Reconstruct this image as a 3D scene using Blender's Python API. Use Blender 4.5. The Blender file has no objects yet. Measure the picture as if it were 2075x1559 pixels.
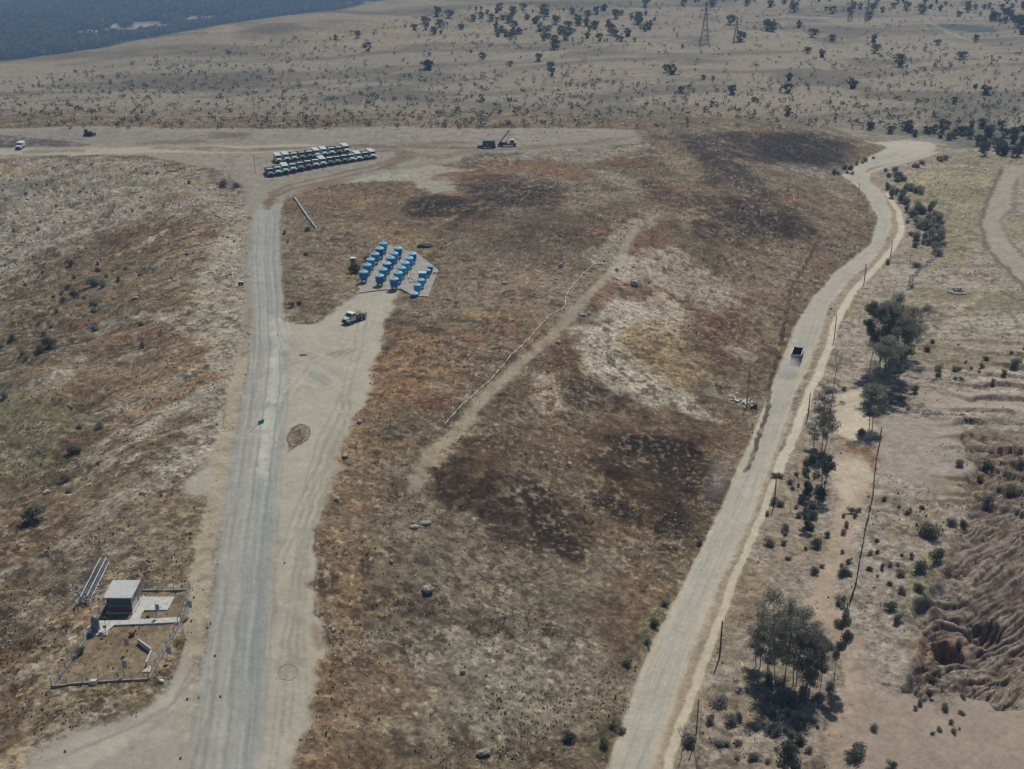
import bpy, math, random
import numpy as np
random.seed(7); RNG = np.random.default_rng(7)
R = math.radians
# ------------------------------------------------------------------ camera, sky, sun, exposure
CAM_H, PITCH, FOC = 94.0, R(22.5), 2364.0          # metres, down tilt, focal length in photo pixels
cd = bpy.data.cameras.new('camera'); cam = bpy.data.objects.new('camera', cd)
bpy.context.scene.collection.objects.link(cam); bpy.context.scene.camera = cam
cd.sensor_width = 36; cd.lens = 36*FOC/2075; cd.clip_start = .5; cd.clip_end = 20000
cam.location = (0, 0, CAM_H); cam.rotation_euler = (R(90)-PITCH, 0, 0)
SUN_EL, SUN_AZ = R(56), R(20)                        # azimuth from +Y towards +X
sd = (math.sin(SUN_AZ)*math.cos(SUN_EL), math.cos(SUN_AZ)*math.cos(SUN_EL), math.sin(SUN_EL))
w = bpy.data.worlds.new('World'); bpy.context.scene.world = w; w.use_nodes = True
nt = w.node_tree; sky = nt.nodes.new('ShaderNodeTexSky'); sky.sky_type = 'NISHITA'; sky.sun_disc = False
sky.sun_elevation = SUN_EL; sky.sun_rotation = SUN_AZ; sky.altitude = 1500; sky.dust_density = 2
bg = nt.nodes['Background']; bg.inputs['Strength'].default_value = 0.07
nt.links.new(sky.outputs[0], bg.inputs['Color'])
sl = bpy.data.lights.new('sun', 'SUN'); sl.energy = 3.6; sl.angle = R(.55); sl.color = (1, .945, .86)
so = bpy.data.objects.new('sun', sl); bpy.context.scene.collection.objects.link(so)
from mathutils import Vector, Matrix
so.rotation_euler = Vector(sd).to_track_quat('Z', 'Y').to_euler()
vs = bpy.context.scene.view_settings
vs.view_transform = 'Standard'; vs.look = 'None'; vs.exposure = .05; vs.gamma = 1
bpy.context.scene.cycles.volume_bounces = 1
bpy.context.scene.cycles.max_bounces = 6
COL = bpy.context.scene.collection
# ------------------------------------------------------------------ noise and geometry helpers
def _h(ix, iy, s):
    n = (ix.astype(np.int64)*374761393 + iy.astype(np.int64)*668265263 + s*1442695041) & 0x7fffffff
    n = ((n ^ (n >> 13))*1274126177) & 0x7fffffff
    return ((n ^ (n >> 16)) & 0xffff)/65535.0
def vnoise(x, y, s=0):
    x = np.asarray(x, float); y = np.asarray(y, float)
    ix = np.floor(x); iy = np.floor(y); fx = x-ix; fy = y-iy
    fx = fx*fx*(3-2*fx); fy = fy*fy*(3-2*fy)
    ix = ix.astype(np.int64); iy = iy.astype(np.int64)
    a = _h(ix, iy, s); b = _h(ix+1, iy, s); c = _h(ix, iy+1, s); d = _h(ix+1, iy+1, s)
    return (a*(1-fx)+b*fx)*(1-fy)+(c*(1-fx)+d*fx)*fy
def fbm(x, y, sc, o=4, s=0, g=.5):
    r = 0; a = 1; t = 0; x = np.asarray(x)/sc; y = np.asarray(y)/sc
    for k in range(o):
        r = r+a*vnoise(x*2**k+17.3*k, y*2**k-9.1*k, s+k*31); t += a; a *= g
    return r/t
def sst(a, b, x):
    t = np.clip((x-a)/(b-a), 0, 1); return t*t*(3-2*t)
def seg_dist(x, y, pts, closed=False):
    d = np.full(np.shape(x), 1e9); n = len(pts); S = np.zeros(np.shape(x)); acc = 0; side = np.zeros(np.shape(x))
    for i in range(n if closed else n-1):
        ax, ay = pts[i]; bx, by = pts[(i+1) % n]; dx, dy = bx-ax, by-ay; L2 = dx*dx+dy*dy+1e-9; L = math.sqrt(L2)
        t = np.clip(((x-ax)*dx+(y-ay)*dy)/L2, 0, 1)
        q = np.hypot(x-ax-t*dx, y-ay-t*dy); m = q < d
        d = np.where(m, q, d); S = np.where(m, acc+t*L, S)
        side = np.where(m, ((x-ax)*dy-(y-ay)*dx)/L, side); acc += L
    return d, S, side                                   # side > 0: right of the line's direction
def inside(x, y, pts):
    c = np.zeros(np.shape(x), bool); n = len(pts)
    for i in range(n):
        ax, ay = pts[i]; bx, by = pts[(i+1) % n]
        if ay == by: continue
        m = ((ay > y) != (by > y)) & (x < (bx-ax)*(y-ay)/(by-ay)+ax); c ^= m
    return c
cp, sp = math.cos(PITCH), math.sin(PITCH)
def ray(px, py):
    u = (px-1037.5)/FOC; v = (779.5-py)/FOC
    return u, cp+v*sp, -sp+v*cp
def flat(px, py, z=0.):
    a, b, c = ray(px, py); t = (z-CAM_H)/c; return a*t, b*t
def YV(v): return CAM_H/math.tan(math.atan((v-779.5)/FOC)+PITCH)      # ground distance of a picture row
# ------------------------------------------------------------------ the relief
TOE_PX = [(1225,1559),(1310,1330),(1370,1210),(1440,1070),(1500,940),(1545,830),(1580,740),(1610,660),(1650,600),
          (1700,545),(1765,495),(1780,440),(1750,390),(1705,355),(1760,318),(1800,300),(1780,285),(1700,262),(1500,240),(1200,225)]
LOW = -12.
TOE = [flat(1140, 1800, LOW)]+[flat(p[0], p[1], LOW) for p in TOE_PX]
RIGHTPOLY = TOE+[flat(900, 150, LOW), (3000, 4000), (3000, -200), (TOE[0][0]-20, -200)]
LEFT = [flat(300,1900)]+[flat(*p) for p in [(372,1559),(430,1200),(455,1000),(480,860),(500,740),(505,560),(505,420),(455,350),(300,318),(0,318),(-500,325)]]
LEFTPOLY = LEFT+[(-2500, LEFT[-1][1]), (-2500, -300), (LEFT[0][0], -300)]
RIDGE = [flat(*p, -7) for p in [(-600,190),(0,122),(380,87),(700,44),(1000,0),(1300,-48),(1700,-90)]]
VALLEY = RIDGE+[(2500, 20000), (-20000, 20000), (-20000, 500)]
RAV_PX = [(1825,1400),(1850,1330),(1870,1260),(1880,1190),(1905,1120),(1945,1060),(1962,1010),(1970,960),(1958,905),(1965,872),(2075,880),(2300,890),(2600,900),(2600,1420),(2300,1405),(2160,1435),(2075,1402),(2020,1438),(1960,1408),(1900,1432),(1860,1404)]
RAV = [flat(p[0], p[1], LOW) for p in RAV_PX]
DITCH = [([(1655,478),(1632,515),(1605,560),(1597,600),(1590,640),(1578,690),(1565,740),(1560,790),(1545,830),(1528,880),(1515,910)], 1.1, .9),
         ([(1790,1385),(1815,1390),(1845,1400),(1880,1412)], .7, .6),
         ([(1800,815),(1850,832),(1900,836),(1950,846),(1990,852),(2075,862)], .9, .8),
         ([(1850,725),(1900,735),(1960,748)], .8, .6), ([(1905,738),(1970,750)], .6, .5),
         ([(1955,880),(2000,900),(2075,915)], .8, .9), ([(1960,930),(2010,955),(2075,975)], .8, .9), ([(2000,880),(2075,893)], .7, .8),
         ([(1955,870),(1950,895),(1965,925)], .8, .8),
         ([(1985,1000),(2020,1010),(2075,1018)], .8, .8), ([(1940,985),(1975,1010)], .7, .6)]
DITCHW = []
for p_, wd, dp in DITCH:
    z = LOW if p_[0][0] > 1660 else -7
    DITCHW.append(([flat(a, b, z) for a, b in p_], wd*.55, dp*.6))
PIT = [(flat(1918, 1322, LOW-4), 3.6, 2.9, 4.2), (flat(1993, 1288, LOW-5), 4.4, 2.8, 2.6)]
RIL = {}; TER = {}
ra, rb = math.cos(R(36)), math.sin(R(36))
def height(x, y):
    x = np.asarray(x, float); y = np.asarray(y, float)
    h = 2.2*(fbm(x, y, 60, 2, 5)-.5)+.9*(fbm(x, y, 18, 2, 8)-.5)
    # the hill falls to the right-hand road
    d, S, sd_ = seg_dist(x, y, TOE); ins = inside(x, y, RIGHTPOLY)
    k = np.where(ins, 1, .55*(1-sst(0, 62, d))+.45*np.clip(1-d/62, 0, 1))*(1-sst(YV(232), YV(185), y))
    h = h*(1-sst(.75, 1, k)*.8)+LOW*k
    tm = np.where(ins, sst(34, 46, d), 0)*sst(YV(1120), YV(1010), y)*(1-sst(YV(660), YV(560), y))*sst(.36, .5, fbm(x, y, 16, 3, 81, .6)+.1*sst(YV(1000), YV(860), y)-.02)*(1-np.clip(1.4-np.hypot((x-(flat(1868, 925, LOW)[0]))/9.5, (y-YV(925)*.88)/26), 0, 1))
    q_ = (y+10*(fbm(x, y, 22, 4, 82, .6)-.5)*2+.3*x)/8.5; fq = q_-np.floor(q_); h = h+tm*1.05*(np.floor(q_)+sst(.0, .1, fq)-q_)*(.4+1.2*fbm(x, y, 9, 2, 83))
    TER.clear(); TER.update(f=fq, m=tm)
    # left of the left-hand road the ground drops away
    d2, S2, _ = seg_dist(x, y, LEFT); i2 = inside(x, y, LEFTPOLY)
    q = np.where(i2, np.maximum(0, d2-17), 0)
    h = h-18*(1-np.exp(-q*.17/18)) - np.where(i2, 1.6*(fbm(x*ra+y*rb, (y*ra-x*rb)*2.6, 30, 3, 44)-.5)*sst(0, 20, q)-2.6*(fbm(x, y, 8, 3, 45, .6)-.5)*sst(0, 12, q)-3.4*(fbm(x, y, 17, 3, 46)-.5)*sst(2, 30, q), 0)
    # calm ground round the roads and yards
    # beyond the plateau
    h = h-6*sst(YV(250), YV(190), y)+10*sst(YV(120), YV(10), y)+18*(fbm(x, y, 200, 3, 21)-.5)*sst(YV(230), YV(130), y)
    d3, S3, _ = seg_dist(x, y, RIDGE); i3 = inside(x, y, VALLEY)
    h = h-np.where(i3, 150*sst(0, 300, d3)-40*(fbm(x, y, 600, 3, 77)-.5)*sst(60, 400, d3)-100*sst(3000, 5000, d3), 0)
    # ravine with rills
    m = (x > 30) & (y < YV(800)) & (y > YV(1750))
    if np.any(m):
        xs = x[m] if x.ndim else x; ys = y[m] if x.ndim else y
        wx = xs+7*(fbm(xs, ys, 9, 3, 91)-.5); wy = ys+9*(fbm(xs, ys, 9, 3, 92)-.5)
        dr, _, _ = seg_dist(wx, wy, RAV, True); ir = inside(wx, wy, RAV)
        e = np.where(ir, sst(0, 9, dr), 0); rim = np.where(ir, sst(-.2, 2.0, dr), 0)
        ng = sst(YV(1448), YV(1330), ys); e = e*ng; rim = rim*ng
        al = xs*ra+ys*rb; ac = ys*ra-xs*rb
        far_ = sst(YV(1130), YV(980), ys); ac2 = ac+4.5*(fbm(xs, ys, 13, 2, 65)-.5)+.7*(fbm(xs, ys, 2.2, 2, 67)-.5)
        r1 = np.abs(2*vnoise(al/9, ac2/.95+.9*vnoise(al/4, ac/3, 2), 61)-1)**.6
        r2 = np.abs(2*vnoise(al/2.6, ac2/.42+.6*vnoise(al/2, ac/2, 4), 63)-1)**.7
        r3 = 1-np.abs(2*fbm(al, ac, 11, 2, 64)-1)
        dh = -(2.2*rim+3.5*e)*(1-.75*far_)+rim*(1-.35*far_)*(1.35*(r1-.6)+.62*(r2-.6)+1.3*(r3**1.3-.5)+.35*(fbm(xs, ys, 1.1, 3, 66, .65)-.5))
        for (cx, cy), rx, ry, dp in PIT:
            u = (xs-cx)*ra+(ys-cy)*rb; v = (ys-cy)*ra-(xs-cx)*rb
            t = (u/rx)**2+(v/ry)**2+.9*(fbm(xs, ys, 1.6, 3, 93)-.5); dh = dh-dp*(1-sst(.35, 1.15, t+np.where(v < 0, .0, .25)))
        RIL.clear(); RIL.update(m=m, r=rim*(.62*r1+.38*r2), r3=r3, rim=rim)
        if x.ndim: h[m] += dh
        else: h = h+dh
    for P, wd, dp in DITCHW:
        xs_ = [p[0] for p in P]; ys_ = [p[1] for p in P]
        m = (x > min(xs_)-4) & (x < max(xs_)+4) & (y > min(ys_)-4) & (y < max(ys_)+4)
        if x.ndim:
            if m.any():
                xx = x[m]+.7*(vnoise(x[m]/1.6, y[m]/1.6, 3)-.5); yy = y[m]
                dd, _, _ = seg_dist(xx, yy, P); h[m] -= dp*(1-sst(wd*.25, wd, dd))
        elif m:
            dd, _, _ = seg_dist(x, y, P); h = h-dp*(1-sst(wd*.25, wd, dd))
    return h
HF = [height]
def at_many(P):
    """photo pixels -> points on the terrain"""
    P = np.asarray(P, float); a, b, c = ray(P[:, 0], P[:, 1]); b = b+0*a; a = a+0*b
    c = np.minimum(c, -1e-3); t0 = (9-CAM_H)/c; t1 = ((-45 if P[:, 1].min() > 160 else -320)-CAM_H)/c
    N = 18 if P[:, 1].min() > 160 else 70; hit = np.zeros(len(P)); done = np.zeros(len(P), bool); prev = t0.copy(); lo = t0.copy(); hi = t1.copy()
    for k in range(1, N+1):
        t = t0+(t1-t0)*k/N; z = CAM_H+c*t; hh = HF[0](a*t, b*t); m = (~done) & (z <= hh)
        lo = np.where(m, prev, lo); hi = np.where(m, t, hi); done |= m; prev = t
    for _ in range(10):
        mid = (lo+hi)/2; m = CAM_H+c*mid <= HF[0](a*mid, b*mid)
        hi = np.where(m, mid, hi); lo = np.where(m, lo, mid)
    x = a*hi; y = b*hi
    return np.stack([x, y, HF[0](x, y)], 1)
def at(px, py):
    p = at_many([(px, py)])[0]; return Vector((float(p[0]), float(p[1]), float(p[2])))
def gz(x, y): return float(HF[0](np.array([x]), np.array([y]))[0])
# ------------------------------------------------------------------ materials
def mat(name, col, rough=.85, metal=0, nscale=None, namp=.25, bump=0, alpha=None, spec=.3, rnd=0):
    m = bpy.data.materials.new(name); m.use_nodes = True; t = m.node_tree; b = t.nodes['Principled BSDF']
    b.inputs['Roughness'].default_value = rough; b.inputs['Metallic'].default_value = metal
    b.inputs['Specular IOR Level'].default_value = spec
    c = (*col, 1); b.inputs['Base Color'].default_value = c
    if nscale:
        tc = t.nodes.new('ShaderNodeTexCoord'); n = t.nodes.new('ShaderNodeTexNoise'); n.inputs['Scale'].default_value = nscale
        n.inputs['Detail'].default_value = 5; n.inputs['Roughness'].default_value = .65
        t.links.new(tc.outputs['Object'], n.inputs['Vector'])
        mr = t.nodes.new('ShaderNodeMapRange'); mr.inputs[1].default_value = .3; mr.inputs[2].default_value = .7
        mr.inputs[3].default_value = 1-namp; mr.inputs[4].default_value = 1+namp
        t.links.new(n.outputs['Fac'], mr.inputs[0]); src = mr.outputs[0]
        if rnd:
            oi = t.nodes.new('ShaderNodeObjectInfo'); m2 = t.nodes.new('ShaderNodeMapRange')
            m2.inputs[3].default_value = 1-rnd; m2.inputs[4].default_value = 1+rnd
            t.links.new(oi.outputs['Random'], m2.inputs[0]); mu = t.nodes.new('ShaderNodeMath'); mu.operation = 'MULTIPLY'
            t.links.new(src, mu.inputs[0]); t.links.new(m2.outputs[0], mu.inputs[1]); src = mu.outputs[0]
        vm = t.nodes.new('ShaderNodeVectorMath'); vm.operation = 'SCALE'; vm.inputs[0].default_value = col
        t.links.new(src, vm.inputs['Scale']); t.links.new(vm.outputs[0], b.inputs['Base Color'])
        if bump:
            bp = t.nodes.new('ShaderNodeBump'); bp.inputs['Strength'].default_value = bump; bp.inputs['Distance'].default_value = .05
            t.links.new(n.outputs['Fac'], bp.inputs['Height']); t.links.new(bp.outputs[0], b.inputs['Normal'])
    return m
def lin(c): return tuple(((v/255+.055)/1.055)**2.4 if v > 10 else v/255/12.92 for v in c)
M = dict(
 white=mat('white_paint', (.62,.64,.62), .45, nscale=3, namp=.15, spec=.5),
 palegreen=mat('pale_green_paint', (.42,.52,.47), .4, nscale=3, namp=.2, spec=.5),
 palegrey=mat('pale_grey_paint', (.45,.48,.47), .45, nscale=2, namp=.25, spec=.5),
 darkgreen=mat('dark_green_paint', (.05,.09,.075), .5, nscale=3, namp=.3, spec=.5),
 bluegrey=mat('blue_grey_paint', (.12,.17,.2), .5, nscale=3, namp=.3, spec=.5),
 black=mat('black_rubber', (.015,.015,.015), .9, nscale=8, namp=.3),
 chassis=mat('dark_steel', (.035,.035,.033), .7, nscale=5, namp=.4),
 glass=mat('dark_glass', (.02,.03,.035), .15, spec=.6),
 lamp=mat('headlight_glass', (.6,.62,.58), .2, spec=.6),
 teal=mat('teal_plastic', (.015,.3,.46), .45, nscale=2, namp=.15, spec=.5, rnd=.2),
 blue=mat('blue_plastic', (.01,.14,.4), .45, nscale=2, namp=.2, spec=.5, rnd=.2),
 lidblue=mat('sunlit_pale_blue_plastic', (.26,.5,.62), .7, nscale=3, namp=.2, rnd=.12),  # sunlit look of the tops put into a paler blue than the bodies
 concrete=mat('concrete', (.38,.36,.33), .9, nscale=1.5, namp=.25, bump=.4),
 padc=mat('stained_pad_concrete', (.29,.265,.235), .95, nscale=.8, namp=.3),
 paleconcrete=mat('pale_concrete', (.43,.42,.385), .9, nscale=1.2, namp=.22, bump=.4),
 pink=mat('pinkish_concrete', (.5,.37,.3), .9, nscale=2, namp=.15),
 roof=mat('grey_roof_sheet', (.42,.42,.41), .6, nscale=1.5, namp=.14),
 wall=mat('brown_block_wall', (.13,.085,.07), .9, nscale=4, namp=.3, bump=.3),
 tealwall=mat('faded_green_shutter', (.06,.11,.1), .6, nscale=6, namp=.3),
 whitewall=mat('weathered_white_wall', (.5,.5,.48), .85, nscale=4, namp=.35),
 wood=mat('dark_wood_pole', (.06,.05,.042), .9, nscale=6, namp=.4),
 bark=mat('grey_bark', (.17,.15,.125), .95, nscale=4, namp=.5),
 steel=mat('galvanised_steel', (.4,.42,.42), .55, .3, nscale=5, namp=.3),
 pylon=mat('pylon_steel', (.16,.17,.18), .7, nscale=1, namp=.2),
 stone=mat('pale_stone', (.36,.32,.27), .95, nscale=2.5, namp=.35, bump=.5, rnd=.2),
 greystone=mat('grey_stone', (.24,.225,.2), .95, nscale=2.5, namp=.4, bump=.5),
 litter=mat('pale_stone_chips', (.52,.49,.44), .9, nscale=.8, namp=.45),
 darktuft=mat('dry_dark_scrub', (.075,.06,.044), .95, nscale=.5, namp=.5),
 tan=mat('dry_straw', (.2,.15,.085), .95, nscale=.4, namp=.5),
 flag=mat('pale_blue_cloth', (.3,.36,.45), .8, nscale=6, namp=.1),
 green=mat('green_cloth', (.03,.3,.19), .7, nscale=6, namp=.15),
 plastic=mat('white_plastic_sheet', (.55,.54,.51), .6, nscale=2, namp=.25),
)
def leafmat(name, c1, c2, rnd=.25):
    m = bpy.data.materials.new(name); m.use_nodes = True; t = m.node_tree; b = t.nodes['Principled BSDF']
    b.inputs['Roughness'].default_value = .8; b.inputs['Specular IOR Level'].default_value = .2
    g = t.nodes.new('ShaderNodeNewGeometry'); oi = t.nodes.new('ShaderNodeObjectInfo')
    mx = t.nodes.new('ShaderNodeMix'); mx.data_type = 'RGBA'
    mx.inputs[6].default_value = (*c1, 1); mx.inputs[7].default_value = (*c2, 1)
    t.links.new(g.outputs['Random Per Island'], mx.inputs[0])
    mr = t.nodes.new('ShaderNodeMapRange'); mr.inputs[3].default_value = 1-rnd; mr.inputs[4].default_value = 1+rnd
    t.links.new(oi.outputs['Random'], mr.inputs[0]); vm = t.nodes.new('ShaderNodeVectorMath'); vm.operation = 'SCALE'
    t.links.new(mx.outputs[2], vm.inputs[0]); t.links.new(mr.outputs[0], vm.inputs['Scale']); t.links.new(vm.outputs[0], b.inputs['Base Color'])
    tr = t.nodes.new('ShaderNodeBsdfTranslucent'); t.links.new(vm.outputs[0], tr.inputs[0]); ms = t.nodes.new('ShaderNodeMixShader'); ms.inputs[0].default_value = .45
    t.links.new(b.outputs[0], ms.inputs[1]); t.links.new(tr.outputs[0], ms.inputs[2]); t.links.new(ms.outputs[0], t.nodes['Material Output'].inputs['Surface'])
    return m
M['leaf'] = leafmat('grey_green_leaves', (.17,.18,.135), (.31,.305,.24))
M['leafdry'] = leafmat('dry_grey_twigs', (.2,.185,.16), (.32,.3,.26))
M['leafgreen'] = leafmat('green_leaves', (.1,.125,.08), (.19,.21,.13))
M['leafyel'] = leafmat('yellow_green_leaves', (.13,.13,.05), (.24,.225,.1))
M['leafdark'] = leafmat('dark_cypress_leaves', (.07,.085,.055), (.13,.145,.1))
M['farleaf'] = leafmat('far_dark_leaves', (.05,.06,.047), (.1,.11,.085))
# ------------------------------------------------------------------ mesh builder
def tag(o, label=None, cat=None, group=None, kind=None):
    if label: o['label'] = label
    if cat: o['category'] = cat
    if group: o['group'] = group
    if kind: o['kind'] = kind
    return o
def empty(name, loc, rz=0, sc=1):
    o = bpy.data.objects.new(name, None); COL.objects.link(o); o.empty_display_size = .3
    o.location = loc; o.rotation_euler = (0, 0, rz); o.scale = (sc, sc, sc); return o
class MB:
    def __init__(s): s.v = []; s.f = []; s.smooth = False
    def add(s, vs_, fs):
        n = len(s.v); s.v += [tuple(v) for v in vs_]; s.f += [tuple(i+n for i in f) for f in fs]; return s
    def box(s, c, d, rz=0, tilt=0, taper=1.0, bev=0):
        x, y, z = d[0]/2, d[1]/2, d[2]/2
        if bev:
            b = bev; P = []
            ring = [(-x+b,-y),(x-b,-y),(x,-y+b),(x,y-b),(x-b,y),(-x+b,y),(-x,y-b),(-x,-y+b)]
            k = 1-b/max(x, y)
            P = [(a, q, -z) for a, q in ring]+[(a, q, z-b) for a, q in ring]+[(a*k, q*k, z) for a, q in ring]
            F = [tuple(range(7, -1, -1)), tuple(range(16, 24))]
            for L in (0, 8): F += [(L+i, L+(i+1) % 8, L+8+(i+1) % 8, L+8+i) for i in range(8)]
        else:
            P = [(-x,-y,-z),(x,-y,-z),(x,y,-z),(-x,y,-z),(-x*taper,-y*taper,z),(x*taper,-y*taper,z),(x*taper,y*taper,z),(-x*taper,y*taper,z)]
            F = [(3,2,1,0),(4,5,6,7),(0,1,5,4),(1,2,6,5),(2,3,7,6),(3,0,4,7)]
        m = Matrix.Translation(c) @ Matrix.Rotation(rz, 4, 'Z') @ Matrix.Rotation(tilt, 4, 'X')
        return s.add([m @ Vector(p) for p in P], F)
    def prism(s, prof, x0, x1):
        """profile of (y,z) extruded along x"""
        n = len(prof); P = [(x0, a, b) for a, b in prof]+[(x1, a, b) for a, b in prof]
        return s.add(P, [tuple(range(n)), tuple(range(2*n-1, n-1, -1))]+[(i, i+n, (i+1) % n+n, (i+1) % n) for i in range(n)])
    def tube(s, a, b, r0, r1=None, n=6, cap=True):
        a = Vector(a); b = Vector(b); r1 = r0 if r1 is None else r1; d = (b-a)
        if d.length < 1e-6: return s
        q = d.to_track_quat('Z', 'Y').to_matrix(); P = []
        for p, r in ((a, r0), (b, r1)):
            P += [p+q @ Vector((r*math.cos(2*math.pi*i/n), r*math.sin(2*math.pi*i/n), 0)) for i in range(n)]
        F = [(i, (i+1) % n, (i+1) % n+n, i+n) for i in range(n)]
        if cap: F += [tuple(range(n-1, -1, -1)), tuple(range(n, 2*n))]
        return s.add(P, F)
    def path(s, pts, r, n=6):
        for a, b in zip(pts[:-1], pts[1:]): s.tube(a, b, r, r, n)
        return s
    def lathe(s, prof, c=(0,0,0), n=20):
        P = []; F = []
        for r, z in prof: P += [(c[0]+r*math.cos(2*math.pi*i/n), c[1]+r*math.sin(2*math.pi*i/n), c[2]+z) for i in range(n)]
        for k in range(len(prof)-1): F += [(k*n+i, k*n+(i+1) % n, (k+1)*n+(i+1) % n, (k+1)*n+i) for i in range(n)]
        F += [tuple(range(n-1, -1, -1)), tuple(range((len(prof)-1)*n, len(prof)*n))]
        return s.add(P, F)
    def rock(s, c, r, seed, flat_=.7):
        rg = random.Random(seed); n = 9; rows = 5; P = [(c[0], c[1], c[2]-r[2]*.3)]; 
        for k in range(1, rows):
            a = math.pi*k/rows; rr = math.sin(a); zz = -math.cos(a)
            for i in range(n):
                j = 1+rg.uniform(-.2, .2); t = 2*math.pi*(i+.5*(k % 2))/n
                P.append((c[0]+r[0]*rr*math.cos(t)*j, c[1]+r[1]*rr*math.sin(t)*j, c[2]+r[2]*(zz*.8+.3)*j))
        P.append((c[0], c[1], c[2]+r[2])); F = [(0, 1+(i+1) % n, 1+i) for i in range(n)]
        for k in range(rows-2):
            o = 1+k*n; F += [(o+i, o+(i+1) % n, o+n+(i+1) % n, o+n+i) for i in range(n)]
        o = 1+(rows-2)*n; F += [(o+i, o+(i+1) % n, len(P)-1) for i in range(n)]
        return s.add(P, F)
    def build(s, name, m, parent=None, smooth=False, loc=None):
        me = bpy.data.meshes.new(name); me.from_pydata(s.v, [], s.f); me.update()
        me.materials.append(m if not isinstance(m, str) else M[m])
        if smooth: me.shade_smooth()
        o = bpy.data.objects.new(name, me); COL.objects.link(o)
        if parent: o.parent = parent
        if loc is not None: o.location = loc
        return o
def copy_tree(o, parent=None):
    c = o.copy(); COL.objects.link(c)
    if parent: c.parent = parent
    for ch in list(o.children): copy_tree(ch, c)
    return c
# ------------------------------------------------------------------ the ground sheet
def zc_of(y): return y*cp+CAM_H*sp
v_rows = np.concatenate([np.arange(3600, 2050, -40), np.arange(2050, 1600, -8), np.arange(1600, 300, -1.7), np.arange(300, -40, -1.3), np.arange(-40, -170, -4), np.array([-172])])
ang = np.arctan((v_rows-779.5)/FOC)+PITCH; Yr = CAM_H/np.tan(ang)
Yr = np.concatenate([[-60, -40, -25, -12], Yr[Yr > 0]]); Yr.sort()
sc_ = np.concatenate([np.linspace(-1.0, -.5, 70, endpoint=False), np.linspace(-.5, .5, 1380), np.linspace(.5, 1.0, 71)[1:]])
hw = np.maximum(zc_of(Yr), 30)+np.maximum(0, 25-Yr)*.8
GX = hw[:, None]*sc_[None, :]; GY = np.repeat(Yr[:, None], len(sc_), 1)
nr, nc = GX.shape; X = GX.ravel(); Y = GY.ravel()
Z = height(X, Y); ZG = Z.reshape(nr, nc).copy()
def hfast(x, y):
    r = np.clip(np.interp(y, Yr, np.arange(nr)), 0, nr-1.001); h0 = np.interp(y, Yr, hw); c = np.clip(np.interp(x/h0, sc_, np.arange(nc)), 0, nc-1.001)
    i = r.astype(int); j = c.astype(int); fr = r-i; fc = c-j
    return (ZG[i, j]*(1-fc)+ZG[i, j+1]*fc)*(1-fr)+(ZG[i+1, j]*(1-fc)+ZG[i+1, j+1]*fc)*fr
HF[0] = hfast; RILL = dict(RIL); TERR = dict(TER)
def T(c): return np.array(c, float)
CC = np.zeros((len(X), 3)); RO = np.ones(len(X))      # colour (as seen in sun, 0-255) and roughness of the scrub
def streak(x, y, deg, a, b, s):
    c_, s_ = math.cos(R(deg)), math.sin(R(deg)); return fbm((x*c_+y*s_)/a, (y*c_-x*s_)/b, 1, 4, s, .6)
wnx = fbm(X, Y, 9, 3, 11)-.5; wny = fbm(X, Y, 9, 3, 12)-.5; wfx = fbm(X, Y, 2.2, 2, 13)-.5; wfy = fbm(X, Y, 2.2, 2, 14)-.5
nL = streak(X, Y, 52, 14, 3.2, 31); nRr = streak(X, Y, -50, 13, 3.4, 32); nI = fbm(X, Y, 7, 5, 33, .62); nF = fbm(X, Y, 1.8, 3, 34, .6)
nF2 = fbm(X, Y, 1.1, 3, 36, .65); leftside = inside(X, Y, LEFTPOLY)
def paint(mask, col, a):
    k = np.clip(a, 0, 1)[:, None]; CC[mask] = CC[mask]*(1-k)+T(col)*k
_sp = {'L': nL, 'R': nRr, 'I': nI, 'F': nF}
def layer(pts, col, alpha=1., soft=1., warp=2., fine=1., brk=0., nz='I', bias=.12, rough=None, line=None, z=None, closed=True):
    P3 = at_many(pts) if z is None else np.array([(*flat(a, b, z), z) for a, b in pts])
    P = [(float(a), float(b)) for a, b, _ in P3]; pad = soft+warp+fine+(line or 0)+1
    xs = [p[0] for p in P]; ys = [p[1] for p in P]
    m = np.nonzero((X > min(xs)-pad) & (X < max(xs)+pad) & (Y > min(ys)-pad) & (Y < max(ys)+pad))[0]
    if not len(m): return
    x = X[m]+wnx[m]*2*warp+wfx[m]*2*fine; y = Y[m]+wny[m]*2*warp+wfy[m]*2*fine
    d, S, sd_ = seg_dist(x, y, P, line is None)
    if line is None: e = np.where(inside(x, y, P), d, -d); k = sst(-soft, soft, e)
    else: k = 1-sst(line/2-soft/2, line/2+soft/2, d)
    sel = k > 0; m = m[sel]; k = k[sel]
    if brk: k = k*np.clip(.5+(.62*_sp[nz][m]+.38*nF2[m]-.5+bias)*max(brk, .25)*7, 0, 1)
    if sum(col) < 215: k = k*np.clip(.74+2.0*(nF2[m]-.5)+1.5*(nI[m]-.5), .12, 1)
    paint(m, col, k*alpha)
    if rough is not None: RO[m] = RO[m]*(1-k)+rough*k
    return P
def blob(cx, cy, rx, ry, col, alpha=.8, rot=0, brk=1., nz='I', bias=.1, soft=None, rough=None):
    c_, s_ = math.cos(R(rot)), math.sin(R(rot))
    pts = [(cx+rx*math.cos(t)*c_-ry*math.sin(t)*s_, cy+rx*math.cos(t)*s_+ry*math.sin(t)*c_) for t in np.linspace(0, 2*math.pi, 14, endpoint=False)]
    zc = CAM_H*FOC/(cp*(cy+200)); r = min(rx, ry)*zc/FOC
    layer(pts, col, alpha, soft or max(.6, r*.5), min(3, r*.5), min(1, r*.25), brk, nz, bias, rough)
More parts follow.
